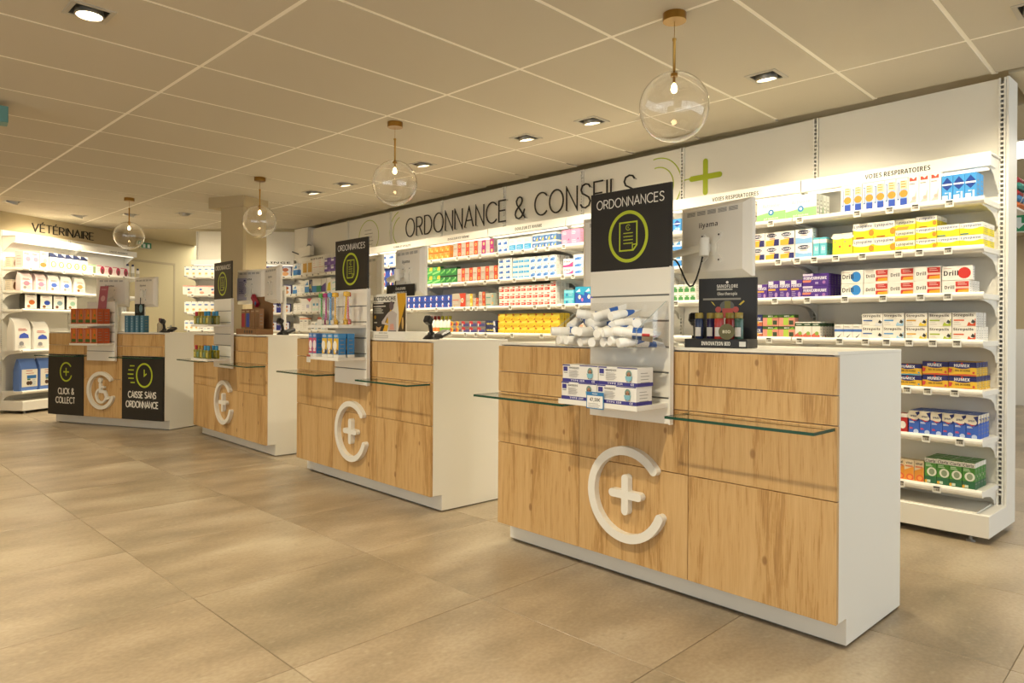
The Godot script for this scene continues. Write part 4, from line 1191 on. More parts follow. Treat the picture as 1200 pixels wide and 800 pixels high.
# ---- stock ----
var DZ := {}
func dz(id: String, base: String, label: String, ops: Array) -> void:
	DZ[id] = [base, label, ops]
func designs() -> void:
	dz("tan", "e2d9c8", "white and tan remedy box", [["r", 0, .62, 1, .7, "7a5a44"], ["r", .2, .15, .8, .5, "d8a58c"], ["t", "relax", .2, .75, .6, .14, "7a5a44"]])
	dz("acti", "e8ebe2", "wide white and green gel box", [["p", [0, 0, 1, 0, 1, .46, .5, .44, 0, .34], "8cc07c"], ["e", .5, .42, .13, .13, "2f76b0"], ["e", .5, .42, .06, .06, "e8eef0"], ["t", "Activolie", .2, .64, .6, .16, "a4aeb8"], ["t", "gel apaisant", .25, .1, .5, .1, "dcebd6"]])
	dz("maxi", "e9e7e2", "slim white, orange and blue spray box", [["r", .36, .02, .95, .5, "2a4aa8"], ["r", .36, .3, .95, .62, "8fb2dc"], ["r", .36, .62, .95, .9, "e6c8a4"], ["e", .65, .46, .13, .13, "e08a2c"], ["r", .1, .25, .28, .85, "4a6fae"], ["r", .16, .3, .22, .82, "e9e7e2"], ["l", .42, .68, .9, .86, 3, "e08a3c"]])
	dz("redtop", "e8e5dd", "white box with a small red top mark", [["r", .12, .83, .8, .95, "c04a38"], ["p", [.3, .95, .5, .88, .7, .95], "e8e5dd"], ["l", .1, .72, .8, .72, 1, "8a8680"], ["p", [.1, .1, .75, .12, .8, .5, .6, .3], "b9b4ae"], ["e", .55, .25, .06, .06, "d8a49a"]])
	dz("hexa", "3f8fd0", "bright blue box with dark hexagon", [["p", [.1, .72, .5, .92, .92, .72, .92, .58, .5, .42, .1, .58], "1c3c8c"], ["r", .04, .62, .96, .68, "dfe6ee"], ["r", .05, .08, .55, .24, "dfe6ee"], ["r", .68, .04, .84, .34, "e8ecf0"], ["p", [.3, .3, .7, .34, .3, .36], "bcd6ec"]])
	dz("actf", "e6e2d8", "white, amber and navy tablet box", [["e", .45, .78, .36, .14, "1f2448"], ["t", "ActiFed", .18, .72, .54, .13, "eceaf0"], ["p", [.05, .05, .6, .05, .7, .5, .05, .42], "dba73a"], ["p", [.6, .05, .97, .05, .97, .5, .66, .5], "2c2c66"], ["r", .3, .52, .7, .57, "b8504a"]])
	dz("actb", "e6e6e4", "white and pale blue tablet box", [["p", [.02, .02, .98, .02, .98, .4, .5, .34, .02, .46], "86b2dc"], ["e", .5, .78, .4, .14, "1f2448"], ["t", "ActiFed", .2, .72, .6, .13, "eceaf0"], ["r", .3, .54, .7, .6, "c8a49a"]])
	dz("cyan", "5fb4c6", "small turquoise and white box", [["r", 0, .72, 1, .9, "e8e8e2"], ["r", .2, .2, .8, .6, "8acad6"], ["t", "Act", .3, .36, .5, .18, "e8f0f0"]])
	dz("yelw", "e6d83c", "yellow box with a pale arched top", [["r", 0, .8, 1, 1, "dfdccb"], ["e", .5, .84, .28, .1, "e8e6dc"], ["r", .2, .6, .3, .66, "9a5a88"], ["e", .75, .42, .05, .05, "c85a3c"], ["r", .1, .06, .7, .1, "c8b02c"]])
	var ly := [["r", 0, .62, 1, 1, "e9e6da"], ["e", .45, .66, .62, .16, "e9e6da"], ["t", "Lysopaine", .05, .66, .88, .26, "3c4a78"], ["e", .9, .36, .16, .2, "dd8a2c"], ["r", .15, .04, .55, .12, "a85a28"]]
	dz("lyso", "ead824", "yellow and white lozenge box with orange drop", ly)
	dz("lysob", "ead824", "yellow lozenge box with plain dark lettering", [["r", 0, .5, 1, 1, "e6e2cc"], ["t", "Lysopaine", .06, .5, .86, .34, "2e3140"], ["p", [0, .05, .6, .05, .7, .3, .1, .3], "d89a3c"]])
	dz("lysot", "ead824", "yellow and white lozenge box with teal mark", [["r", 0, .6, 1, 1, "e9e6da"], ["e", .5, .64, .6, .14, "e9e6da"], ["t", "Lysopaine", .06, .62, .86, .28, "5a6f9c"], ["r", .02, .06, .38, .16, "2f7a86"]])
	var pu := [["r", .05, .8, .5, .98, "d8d0dc"], ["t", "FERVEX", .06, .62, .88, .18, "ecebf2"], ["r", .04, .46, .7, .56, "d8a23c"], ["e", .75, .22, .08, .14, "a888b8"], ["l", .1, .15, .5, .35, 3, "b4a4c8"]]
	dz("purs", "53308a", "short purple cold remedy box", pu)
	dz("purt", "4c2c84", "tall purple cold remedy box", pu)
	dz("purw", "4c2c84", "wide purple cold remedy box", [["r", .0, .82, .4, .98, "cfc4d8"], ["t", "FERVEXRHUME", .04, .5, .9, .24, "ecebf2"], ["p", [0, .28, .3, .28, .36, .46, 0, .46], "cf7a62"], ["e", .84, .26, .13, .13, "9a6aa8"], ["r", .5, .14, .62, .3, "a898c4"]])
	dz("drilb", "e6e3da", "white lozenge box with a blue disc", [["e", .68, .5, .36, .4, "2f7fc8"], ["t", "Drill", .06, .36, .5, .36, "26262c"], ["l", .06, .84, .5, .84, 1, "c8a49a"]])
	dz("drilr", "e6e1da", "white and red lozenge box with ringed lettering", [["r", .5, .1, .98, .92, "c2352f"], ["p", [.55, .1, .98, .1, .98, .34, .6, .3], "dca02c"], ["r", .5, .4, .98, .54, "e2b4a4"], ["e", .28, .5, .42, .42, "e6e1da"], ["o", .28, .5, .39, .05, "c2352f"], ["t", "Drill", .1, .38, .36, .26, "2a2a2e"], ["l", .58, .68, .94, .8, 2, "e8d8d0"]])
	dz("drilx", "e6e1da", "white lozenge box with a large red disc", [["e", .74, .5, .4, .4, "c8342c"], ["t", "Drill", .06, .34, .48, .36, "222226"], ["l", .06, .84, .4, .84, 1, "c8a49a"]])
	dz("humxs", "27306e", "small navy and orange cold remedy box", [["r", 0, 0, 1, .34, "c06a4a"], ["r", 0, .34, 1, .42, "e6e2dc"], ["t", "HUMEX", .1, .5, .8, .24, "ecebf0"], ["e", .7, .3, .12, .1, "d8b04a"]])
	dz("grpk", "d98f7e", "pink and green herbal tea box", [["r", 0, .74, 1, 1, "3c5a2a"], ["r", .3, .1, .62, .74, "a8c24a"], ["p", [.6, .74, .98, .74, .9, .95], "7fae3c"], ["r", .66, .14, .92, .5, "3a4a34"], ["t", "BIO", .36, .8, .3, .12, "e6e6dc"]])
	dz("apple", "e4ded4", "slim white and red apple tablet box", [["r", 0, .74, 1, .94, "2c4a2c"], ["t", "apple", .15, .79, .7, .1, "e6e6dc"], ["p", [0, .0, 1, 0, 1, .2, .4, .34, 0, .2], "c86050"], ["e", .65, .3, .12, .12, "8aa84a"]])
	dz("whbl", "e6e3dc", "white box with a blue band and black tick", [["r", 0, .5, 1, .68, "4a74b8"], ["p", [.3, .12, .45, .06, .85, .4, .5, .2], "3a3a3e"], ["l", .1, .8, .8, .86, 2, "b4b0a8"]])
	for e in [["strn", "3f66a8", "d8dade", "white lozenge box with a navy blue bar"], ["strb", "4a90cc", "9cc4e2", "white lozenge box with light blue swirls"], ["stry", "dba73a", "e2c43c", "white lozenge box with yellow lemon swirls"], ["strl", "9cb43c", "a8b83a", "white lozenge box with lime swirls"], ["stro", "d0603c", "c8502c", "white lozenge box with orange swirls"]]:
		dz(e[0], "e6e2d8", e[3], [["t", "Strepsils", .05, .66, .84, .26, "2f2c2a"], ["r", .06, .4, .5, .5, e[1]], ["l", .06, .14, .4, .28, 2, "b4b0a6"], ["p", [.62, .05, .98, .05, .98, .6, .86, .34, .68, .3], e[2]], ["e", .84, .36, .17, .17, "e2ded4"], ["p", [.78, .3, .86, .52, .98, .34, .9, .22], "3a3836"]])
	for e in [["humb", "4a9ac0", "dcae34", "navy and amber cold remedy box with teal mark"], ["humr", "c8443c", "dcae34", "navy and amber cold remedy box with red edge"], ["humy", "c84a3c", "e2b73a", "navy and yellow cold remedy box"]]:
		dz(e[0], e[2], e[3], [["r", 0, .62, 1, 1, "232a68"], ["e", .5, .66, .55, .14, "232a68"], ["t", "HUMEX", .2, .64, .56, .22, "e9e8ec"], ["e", .48, .9, .07, .07, "c8443c"], ["t", "MAL DE GORGE", .24, .32, .54, .14, "4a3c24"], ["e", .9, .26, .08, .08, e[1]], ["p", [0, .02, 1, .02, 1, .1, .6, .14, 0, .06], e[1]], ["p", [0, .2, .1, .24, .14, .5, 0, .55], e[1]]])
	dz("redb", "b02a2a", "red and white spray box", [["r", 0, .8, 1, 1, "e2dcd2"], ["e", .6, .4, .16, .2, "e6e2da"]])
	dz("nasal", "3a62c0", "tall blue nasal spray box with pale top", [["r", 0, .84, 1, 1, "e4dcc8"], ["e", .5, .76, .3, .16, "e4dcc8"], ["p", [.6, .92, 1, .98, 1, .6, .7, .52, .92, .7], "1f2a6c"], ["p", [.02, .66, .5, .54, .8, .58, .5, .6], "c03c3c"], ["t", "SPRAY", .16, .72, .6, .08, "2a3068"], ["l", .08, .46, .6, .5, 2, "c4cde6"], ["e", .7, .1, .1, .1, "b8c8e8"], ["l", .1, .2, .45, .24, 2, "c84a5a"]])
	dz("orng", "e6d2b0", "cream and orange vitamin box", [["p", [0, .5, 1, .7, 1, 0, 0, 0], "e0963a"], ["e", .6, .18, .16, .16, "e0643a"], ["t", "vital", .15, .8, .7, .12, "3a3430"], ["r", .1, .66, .9, .74, "d0825a"], ["e", .6, .18, .1, .1, "f0a04a"]])
	dz("clar", "4c8c3a", "green box with a white emblem and white header", [["r", 0, .82, 1, 1, "e6e4d8"], ["r", 0, 0, 1, .3, "2c6644"], ["t", "Clarix", .08, .84, .84, .12, "3a2f3a"], ["e", .6, .48, .17, .17, "dfe2d2"], ["e", .6, .48, .1, .12, "8a9a7c"], ["l", .1, .68, .7, .74, 2, "c4dcb4"], ["e", .12, .1, .05, .06, "dba73a"], ["r", .22, .06, .5, .16, "c8d8c4"]])
	dz("bluw", "e4e6e8", "white and bright blue box", [["r", 0, .1, 1, .5, "3f84c8"], ["p", [.1, .6, .9, .6, .7, .9], "4a90cc"], ["r", .1, .0, .9, .1, "8ab86a"]])
	dz("grwh", "e6e4da", "small white and green box", [["r", .08, .1, .92, .5, "4a8a50"], ["r", .2, .62, .8, .74, "6aa06a"], ["p", [.1, .5, .9, .5, .5, .62], "3c7a44"]])
	dz("blsm", "e6e6e4", "small white box with blue mark", [["r", .15, .15, .75, .55, "5a8ed0"], ["p", [.3, .3, .8, .2, .6, .7], "3a62b8"], ["r", .1, .72, .85, .84, "9ac0e2"], ["e", .86, .8, .06, .08, "c85a50"]])
	dz("cyb", "e8e8e4", "white box with a cyan lower half", [["r", .04, .04, .96, .5, "3fa0d8"], ["l", .15, .2, .8, .34, 2, "d0e6f0"], ["l", .15, .7, .8, .8, 2, "b0b4b8"]])
	dz("ylbl", "5f8fc8", "small blue box with a yellow corner", [["r", 0, .78, 1, 1, "e2e4e2"], ["r", .06, .1, .4, .7, "3f66b0"], ["p", [.55, .08, .95, .08, .95, .6], "e0c04a"], ["e", .36, .4, .14, .18, "c8d6ea"]])
	dz("pink", "e48aac", "bright pink box with pale lettering", [["l", .1, .7, .6, .86, 3, "f0d4de"], ["l", .1, .1, .7, .3, 3, "f0d4de"], ["e", .8, .36, .06, .06, "b84a7a"]])
	dz("whbl2", "e8e8e6", "white tablet box with blue swoosh", [["p", [.1, .15, .75, .2, .9, .6, .5, .7, .12, .5], "6a9ad8"], ["r", .2, .3, .6, .46, "3a66b8"], ["e", .88, .82, .07, .09, "d0604a"], ["l", .1, .8, .7, .86, 1, "9aa0a8"]])
	dz("magn", "ece6e6", "white and magenta box", [["p", [0, .0, 1, 0, 1, .62, .6, .3, 0, .2], "b8458c"], ["t", "Flex", .12, .55, .6, .24, "6a3a5c"]])
	dz("rdwh", "ece8e0", "small white and red tablet box", [["r", .06, .14, .9, .52, "cc4238"], ["r", .5, .66, .92, .82, "d8645a"], ["r", .1, .3, .6, .38, "ecdcd4"], ["l", .08, .74, .4, .8, 1, "c8b8b0"]])
	dz("cyan2", "4fb4d0", "turquoise box with pale waves", [["r", .06, .6, .94, .9, "8ad0e0"], ["e", .3, .36, .14, .2, "2a5aa0"], ["l", .5, .2, .9, .5, 3, "d8ecf0"]])
	dz("bcy", "2f9cc4", "tall cyan and royal blue box", [["p", [0, 0, 1, 0, 1, .5, 0, .7], "2a56b0"], ["e", .5, .42, .1, .12, "e6e2c8"], ["p", [.1, .7, .6, .72, .5, .9], "d8f0f0"], ["e", .8, .26, .08, .1, "c86a9a"]])
	dz("yelr", "e6c93a", "yellow tablet box with red corners", [["p", [0, .7, .3, .7, .1, .95, 0, .95], "b8442c"], ["p", [.1, .5, .9, .6, .9, .9, .3, .8], "e8d85a"], ["r", .1, .12, .7, .3, "d8b02c"], ["p", [.75, .05, 1, .05, 1, .3], "c0502c"], ["l", .15, .4, .7, .46, 1, "c89a3a"]])
	dz("orsm", "e8dccc", "small white and orange box", [["r", .1, .2, .9, .7, "e0883c"], ["r", .1, .8, .6, .9, "c86a3c"]])
	dz("oran", "e6923a", "orange fruit-vitamin box", [["e", .4, .6, .2, .22, "f0b45a"], ["e", .7, .4, .16, .18, "f4c87a"], ["r", .05, .05, .95, .16, "d8641c"], ["l", .1, .84, .8, .9, 1, "f4e0c0"]])
	dz("grrd", "b9b0a4", "grey joint-care box with a red end", [["r", .55, .0, 1, 1, "c24a34"], ["e", .78, .5, .2, .22, "e2b06a"], ["e", .78, .5, .1, .12, "d8643c"], ["l", .08, .5, .46, .66, 2, "d8d2c8"], ["r", .06, .2, .45, .26, "a84a3c"]])
	dz("grmg", "b4acac", "grey joint-care box with a magenta end", [["r", .5, .0, 1, 1, "a03070"], ["e", .75, .5, .2, .22, "e2c07a"], ["l", .08, .5, .42, .66, 2, "d8d2c8"]])
	dz("gren", "3c9a50", "bright green vitamin box", [["p", [0, .1, 1, .4, 1, .6, 0, .3], "8ac47a"], ["p", [.6, .6, 1, .6, 1, 1, .7, 1], "d8b83c"], ["l", .1, .7, .5, .86, 2, "d0e6c8"]])
	dz("drkg", "2c7a3c", "deep green vitamin box with a black strip", [["r", 0, .84, 1, 1, "1c2c1e"], ["p", [.1, .2, .8, .5, .7, .7, .1, .4], "6ab45a"], ["e", .75, .68, .06, .1, "d8e0c8"]])
	dz("blue", "2c4aa4", "blue box with a white tooth-like figure", [["e", .5, .5, .2, .34, "dfe4ee"], ["e", .55, .4, .12, .16, "d86a5a"], ["r", 0, .9, 1, 1, "22387e"]])
	dz("grbig", "b4aa9c", "large grey joint-care box with a red end", [["p", [.6, 0, 1, 0, 1, 1, .54, 1, .66, .5], "c2402e"], ["e", .76, .5, .14, .17, "e6e0d4"], ["e", .76, .5, .08, .1, "d8963c"], ["r", .05, .5, .5, .58, "c07060"], ["l", .06, .32, .5, .44, 2, "d8d2c8"], ["e", .2, .12, .06, .06, "d8a04a"]])
	dz("grye", "b4aa9c", "grey and yellow joint-care box", [["r", .6, 0, 1, 1, "d8b030"], ["e", .75, .5, .2, .22, "e8d88a"], ["l", .08, .5, .5, .66, 2, "d8d2c8"]])
	dz("grte", "aeb0a4", "grey and teal joint-care box", [["r", .7, 0, 1, 1, "8a9a90"], ["e", .7, .55, .16, .2, "d89a4a"], ["r", .05, .3, .5, .42, "4a8a80"]])
	dz("chev", "8f8a86", "grey box with a yellow and red chevron", [["p", [0, .1, .5, .5, 0, .9], "c8443a"], ["p", [.4, .5, 0, .95, .3, .98, .75, .55, .3, .05, 0, .05], "dcae34"], ["r", .5, .3, .95, .6, "4a4468"]])
	dz("rbg", "7c7672", "grey box with a red corner and violet panel", [["r", .15, .12, .95, .62, "4c4c86"], ["p", [0, .4, .5, .5, .4, .95, 0, .98], "b83438"], ["r", .08, .1, .2, .6, "e0dcdc"]])
	dz("navy", "28305e", "navy blue box with yellow lettering", [["t", "MAG", .1, .36, .6, .3, "e2d24a"], ["p", [.75, .2, .92, .2, .85, .9, .7, .9], "d8d8dc"]])
	dz("gold", "e2dccb", "white and gold box", [["r", .2, .1, .95, .85, "c89a30"], ["r", .0, .0, 1, .18, "e6e2d8"]])
	dz("wred", "e8e6e2", "white box with thin red lines", [["r", .1, .45, .9, .48, "d08a84"], ["l", .15, .6, .5, .9, 3, "dcaaa6"], ["l", .15, .1, .6, .3, 2, "dcc8c4"]])
	dz("purw2", "6a4aa0", "violet and white box", [["r", 0, .5, .4, 1, "dedae6"], ["r", .05, .8, .7, .92, "2c2a5c"], ["r", .6, .1, .9, .4, "8a6ab8"]])
	dz("plain", "e6e4df", "plain white box", [["l", .15, .3, .7, .5, 2, "9a9a9c"], ["r", .1, .86, .9, .92, "c8c8c4"]])
	dz("tba", "e6e5e0", "tall white and blue care box", [["r", 0, .0, 1, .5, "3a8ccc"]])
	dz("tbb", "e6e5e0", "tall white and green care box", [["r", 0, .0, 1, .5, "2f8f6a"]])
	dz("tbc", "e6e5e0", "tall white and purple care box", [["p", [0, 0, 1, 0, 1, .7, 0, .45], "543a86"]])
	dz("tbd", "e6e5de", "tall white and yellow care box", [["p", [.05, .1, .95, .1, .9, .7, .3, .6], "dcca34"]])
	dz("wteal", "e8e8e4", "white box with a pale teal swoosh", [["p", [.1, .3, .9, .5, .9, .7, .2, .5], "a8d0cc"]])
	dz("rtri", "e6e4e2", "white box with a red triangle", [["p", [.5, 1, 1, 1, .8, .72], "b8283c"], ["r", .5, .3, .75, .55, "b4b4d0"], ["l", .1, .2, .4, .5, 3, "b8b6b4"]])
	dz("wcy", "e8e8e6", "white box with blue and mint marks", [["r", .2, .45, .8, .62, "5aa8d0"], ["r", .1, .1, .9, .25, "cfe6d8"]])
	dz("ortop", "e6e2da", "tall white box with an orange top", [["r", .0, .9, 1, 1, "d88a5a"], ["r", .2, .72, .7, .78, "5a5a70"], ["l", .2, .2, .7, .5, 3, "c0bcb6"]])
	dz("flat", "e8e6e0", "flat white box", [["r", .15, .4, .5, .58, "55555c"], ["r", .7, .25, .95, .6, "c8dce8"]])
	dz("milk", "ebe9e4", "tall white baby milk carton", [["e", .5, .72, .18, .07, "6a8ac4"], ["r", .3, .12, .7, .4, "e8d8a8"], ["e", .5, .3, .12, .06, "d8a86a"], ["r", .06, .92, .2, .98, "3a4a78"], ["r", .0, .0, 1, .04, "3a5aa0"]])
	dz("milkw", "e6e2dc", "wide white baby cereal box", [["r", 0, .9, 1, 1, "d88a84"], ["e", .5, .58, .16, .1, "3a5a9c"], ["e", .6, .22, .26, .14, "e0a48a"], ["l", .15, .75, .7, .8, 1, "b8b4ae"]])
	dz("cook", "2c2f86", "deep blue baby biscuit pack", [["p", [.3, .05, 1, .05, 1, .9, .5, .95], "dfe2ee"], ["e", .62, .68, .3, .18, "a85a34"], ["e", .6, .3, .34, .2, "e0a870"], ["t", "Biscuit", .04, .6, .36, .2, "e6e4ec"]])
	dz("vpink", "dcb8b4", "pale pink kitten food box", [["p", [.1, .1, .9, .1, .9, .4, .1, .5], "e8d8d4"], ["e", .6, .55, .18, .16, "c8788a"], ["r", .1, .84, .7, .9, "9a4a54"]])
	dz("cream", "e4dccc", "cream cat food box", [["e", .4, .25, .22, .14, "9a6a34"], ["r", .2, .84, .8, .9, "b0504a"], ["e", .6, .5, .14, .14, "d0b48c"]])
	dz("navt", "e8e6e0", "white pet box with a navy top", [["r", 0, .76, 1, 1, "2a3050"], ["p", [.5, 1, 1, .84, 1, 1], "e8e6e0"], ["e", .5, .35, .2, .2, "e0a84a"], ["e", .5, .35, .1, .13, "e8e6e0"], ["r", 0, 0, 1, .06, "3a4468"], ["t", "B", .42, .28, .16, .14, "3a3a48"]])
	dz("vgrn", "dfe4d8", "white and green pet treat box", [["r", 0, .86, 1, 1, "a8c89a"], ["r", .62, .1, .92, .8, "8a9a6c"], ["l", .1, .3, .5, .6, 3, "9ab08c"]])
	dz("vred", "e6d8d6", "white pet treat box with a crimson arch", [["e", .72, .5, .3, .42, "b03050"], ["r", .6, .1, .88, .6, "6a3a30"], ["r", 0, .86, .6, .94, "c86a7a"], ["l", .08, .3, .45, .6, 3, "c8a8a4"]])
const ROWS := [
	["M",1,-1.305,0.0473,0.0745,0.050,1,2,1,"tan"],
	["M",1,-1.251,0.1920,0.1443,0.042,2,1,5,"acti"],
	["M",1,-0.725,0.0597,0.1599,0.050,6,1,1,"maxi"],
	["M",1,-0.365,0.0534,0.1624,0.050,3,1,1,"redtop"],
	["M",1,-0.204,0.0533,0.1390,0.060,3,1,2,"hexa"],
	["M",2,-1.388,0.0969,0.0892,0.050,4,2,1,"actf"],
	["M",2,-0.998,0.1081,0.0906,0.050,1,2,1,"actb"],
	["M",2,-0.887,0.0408,0.1206,0.050,2,1,3,"cyan"],
	["M",2,-0.770,0.0571,0.1316,0.050,2,1,1,"yelw"],
	["M",2,-0.654,0.1117,0.0882,0.050,2,2,1,"lyso"],
	["M",2,-0.429,0.1007,0.0592,0.050,1,3,1,"lysob"],
	["M",2,-0.326,0.1008,0.0605,0.080,1,3,2,"lyso"],
	["M",2,-0.223,0.1042,0.0624,0.100,2,2,2,"lysot"],
	["M",3,-1.392,0.0720,0.0948,0.050,3,1,1,"purs"],
	["M",3,-1.173,0.0742,0.1134,0.050,3,1,1,"purt"],
	["M",3,-0.948,0.1542,0.0733,0.036,1,2,6,"purw"],
	["M",3,-0.720,0.1238,0.0760,0.050,1,2,1,"drilb"],
	["M",3,-0.594,0.1301,0.0761,0.050,3,2,1,"drilr"],
	["M",3,-0.199,0.1264,0.0712,0.040,1,1,5,"drilr"],
	["M",4,-1.403,0.0969,0.0733,0.050,2,2,1,"humxs"],
	["M",4,-1.206,0.1050,0.0723,0.050,2,2,1,"grpk"],
	["M",4,-0.994,0.0505,0.0994,0.036,3,1,6,"apple"],
	["M",4,-0.757,0.0512,0.0839,0.050,3,1,1,"whbl"],
	["M",4,-0.602,0.1115,0.0728,0.050,1,2,1,"strn"],
	["M",4,-0.490,0.1095,0.0734,0.050,1,2,1,"strb"],
	["M",4,-0.376,0.1089,0.0727,0.050,1,2,1,"stry"],
	["M",4,-0.263,0.1101,0.0726,0.050,1,2,1,"strl"],
	["M",4,-0.151,0.1091,0.0733,0.040,1,2,5,"stro"],
	["M",5,-0.565,0.1364,0.0629,0.050,2,2,1,"humb"],
	["M",5,-0.290,0.1239,0.0714,0.050,1,2,1,"humr"],
	["M",5,-0.165,0.1266,0.0721,0.045,1,2,5,"humy"],
	["M",6,-0.482,0.0610,0.1039,0.050,2,1,1,"redb"],
	["M",6,-0.356,0.0543,0.1249,0.045,6,1,5,"nasal"],
	["M",7,-0.423,0.0480,0.1140,0.050,3,1,1,"orng"],
	["M",7,-0.276,0.0582,0.1370,0.045,4,1,5,"clar"],
	["M",1,-1.943,0.0608,0.0982,0.050,2,1,1,"hexa"],
	["M",2,-1.927,0.0570,0.0991,0.050,2,2,1,"bluw"],
	["M",3,-1.889,0.0480,0.0599,0.050,4,2,1,"grwh"],
	["M",1,-3.777,0.0754,0.0608,0.050,2,2,1,"blsm"],
	["M",1,-3.623,0.0978,0.1155,0.050,3,1,1,"cyb"],
	["M",1,-3.320,0.0714,0.0624,0.050,4,2,3,"ylbl"],
	["M",1,-2.971,0.1014,0.1269,0.050,2,1,1,"pink"],
	["M",2,-3.764,0.0921,0.0487,0.050,2,4,1,"blsm"],
	["M",2,-3.568,0.0719,0.0463,0.050,3,4,1,"cyb"],
	["M",2,-3.350,0.0793,0.0603,0.050,4,3,4,"whbl2"],
	["M",2,-2.954,0.1140,0.0677,0.050,1,2,1,"magn"],
	["M",2,-2.838,0.1079,0.0540,0.050,1,3,1,"whbl2"],
	["M",3,-3.750,0.0722,0.0609,0.050,9,3,1,"rdwh"],
	["M",3,-3.097,0.0664,0.0507,0.050,1,4,4,"rdwh"],
	["M",3,-2.943,0.1136,0.0597,0.050,1,2,1,"cyan2"],
	["M",3,-2.820,0.0997,0.1424,0.050,2,1,1,"bcy"],
	["M",4,-3.759,0.0962,0.0595,0.060,8,3,2,"yelr"],
	["M",4,-2.772,0.0543,0.1644,0.050,2,1,1,"tan"],
	["M",1,-5.035,0.0915,0.0502,0.050,2,2,1,"orsm"],
	["M",1,-4.849,0.0889,0.0671,0.050,4,2,1,"oran"],
	["M",1,-4.431,0.1247,0.0712,0.050,3,2,1,"grrd"],
	["M",1,-4.054,0.1146,0.0691,0.050,2,2,1,"grmg"],
	["M",2,-5.049,0.1344,0.0885,0.050,3,2,1,"gren"],
	["M",2,-4.642,0.0890,0.0809,0.050,3,2,1,"drkg"],
	["M",2,-4.368,0.1198,0.0687,0.050,5,2,1,"grrd"],
	["M",3,-5.351,0.0997,0.0659,0.050,9,2,1,"blue"],
	["M",3,-4.447,0.2145,0.1394,0.050,1,1,1,"grbig"],
	["M",3,-4.228,0.0996,0.0650,0.050,1,2,1,"grye"],
	["M",3,-4.125,0.0848,0.0445,0.050,1,2,1,"grrd"],
	["M",3,-4.037,0.0954,0.0474,0.050,1,3,1,"grrd"],
	["M",3,-3.937,0.1410,0.0636,0.050,1,2,3,"grte"],
	["M",4,-4.472,0.0880,0.0575,0.050,2,2,1,"chev"],
	["M",4,-4.292,0.1177,0.0572,0.050,3,2,1,"rbg"],
	["M",4,-3.932,0.1503,0.0587,0.050,1,2,1,"navy"],
	["M",1,-5.752,0.1393,0.0653,0.050,2,2,1,"blsm"],
	["M",2,-5.750,0.1308,0.1080,0.050,2,2,1,"blue"],
	["M",1,-7.984,0.1301,0.1726,0.050,1,1,1,"bluw"],
	["M",1,-7.727,0.1442,0.1845,0.050,2,1,1,"gold"],
	["M",1,-7.431,0.1638,0.1871,0.050,2,1,1,"wred"],
	["M",1,-7.097,0.1734,0.0930,0.050,2,2,1,"purw2"],
	["M",2,-8.006,0.1305,0.1295,0.050,1,1,1,"bluw"],
	["M",2,-7.868,0.1103,0.1295,0.050,2,1,1,"plain"],
	["M",2,-7.640,0.1159,0.1818,0.050,1,1,1,"bluw"],
	["M",2,-7.520,0.0848,0.1762,0.050,1,1,1,"navy"],
	["M",2,-7.428,0.1190,0.1884,0.050,1,1,1,"tba"],
	["M",2,-7.304,0.1189,0.1847,0.050,1,1,1,"tbb"],
	["M",2,-7.178,0.1233,0.1819,0.050,1,1,1,"tbc"],
	["M",2,-7.033,0.1115,0.1856,0.050,1,1,1,"tbd"],
	["M",2,-6.914,0.1674,0.0793,0.050,1,2,1,"wteal"],
	["M",3,-7.976,0.1160,0.1196,0.050,2,1,1,"plain"],
	["M",3,-7.737,0.3057,0.1766,0.050,1,1,1,"rtri"],
	["M",3,-7.424,0.0946,0.1739,0.050,2,1,1,"wcy"],
	["M",3,-7.228,0.1311,0.1306,0.050,1,1,1,"wred"],
	["M",4,-7.972,0.1810,0.0910,0.050,1,1,1,"plain"],
	["M",4,-7.784,0.1211,0.1647,0.050,2,1,1,"ortop"],
	["M",4,-7.469,0.1877,0.0592,0.050,2,2,1,"flat"],
	["F",1,-0.054,0.0867,0.1372,0.050,6,1,1,"milk"],
	["F",2,-0.070,0.1635,0.1242,0.050,3,1,1,"milkw"],
	["F",3,-0.051,0.0867,0.1577,0.050,6,1,1,"milk"],
	["F",4,-0.050,0.0670,0.1398,0.050,3,1,1,"milk"],
	["F",4,0.158,0.0975,0.0524,0.050,2,1,1,"flat"],
	["F",1,1.021,0.2009,0.1440,0.050,2,1,1,"cook"],
	["F",2,1.046,0.1891,0.1431,0.050,2,1,1,"cook"],
	["F",3,1.036,0.1891,0.1350,0.050,2,1,1,"cook"],
	["F",4,1.049,0.1772,0.1290,0.050,2,1,1,"cook"],
	["V",1,0.035,0.1126,0.1963,0.120,2,1,1,"vpink"],
	["V",1,0.272,0.1236,0.2167,0.100,1,1,1,"cream"],
	["V",1,0.408,0.1207,0.2153,0.100,5,1,1,"navt"],
	["V",1,1.013,0.1453,0.1305,0.100,1,1,1,"vgrn"],
	["V",1,1.159,0.1445,0.1321,0.100,4,1,1,"vred"],
	["V",4,0.470,0.2700,0.0450,0.200,1,1,1,"flat"]]
const BAYNAME := ["end bay", "lime-cross bay", "third bay", "ampersand bay", "fifth bay", "ORD bay", "emblem bay", "corner bay"]
const ORD := ["", "top", "second", "third", "fourth", "fifth", "sixth", "lowest"]
var carton_cache := {}
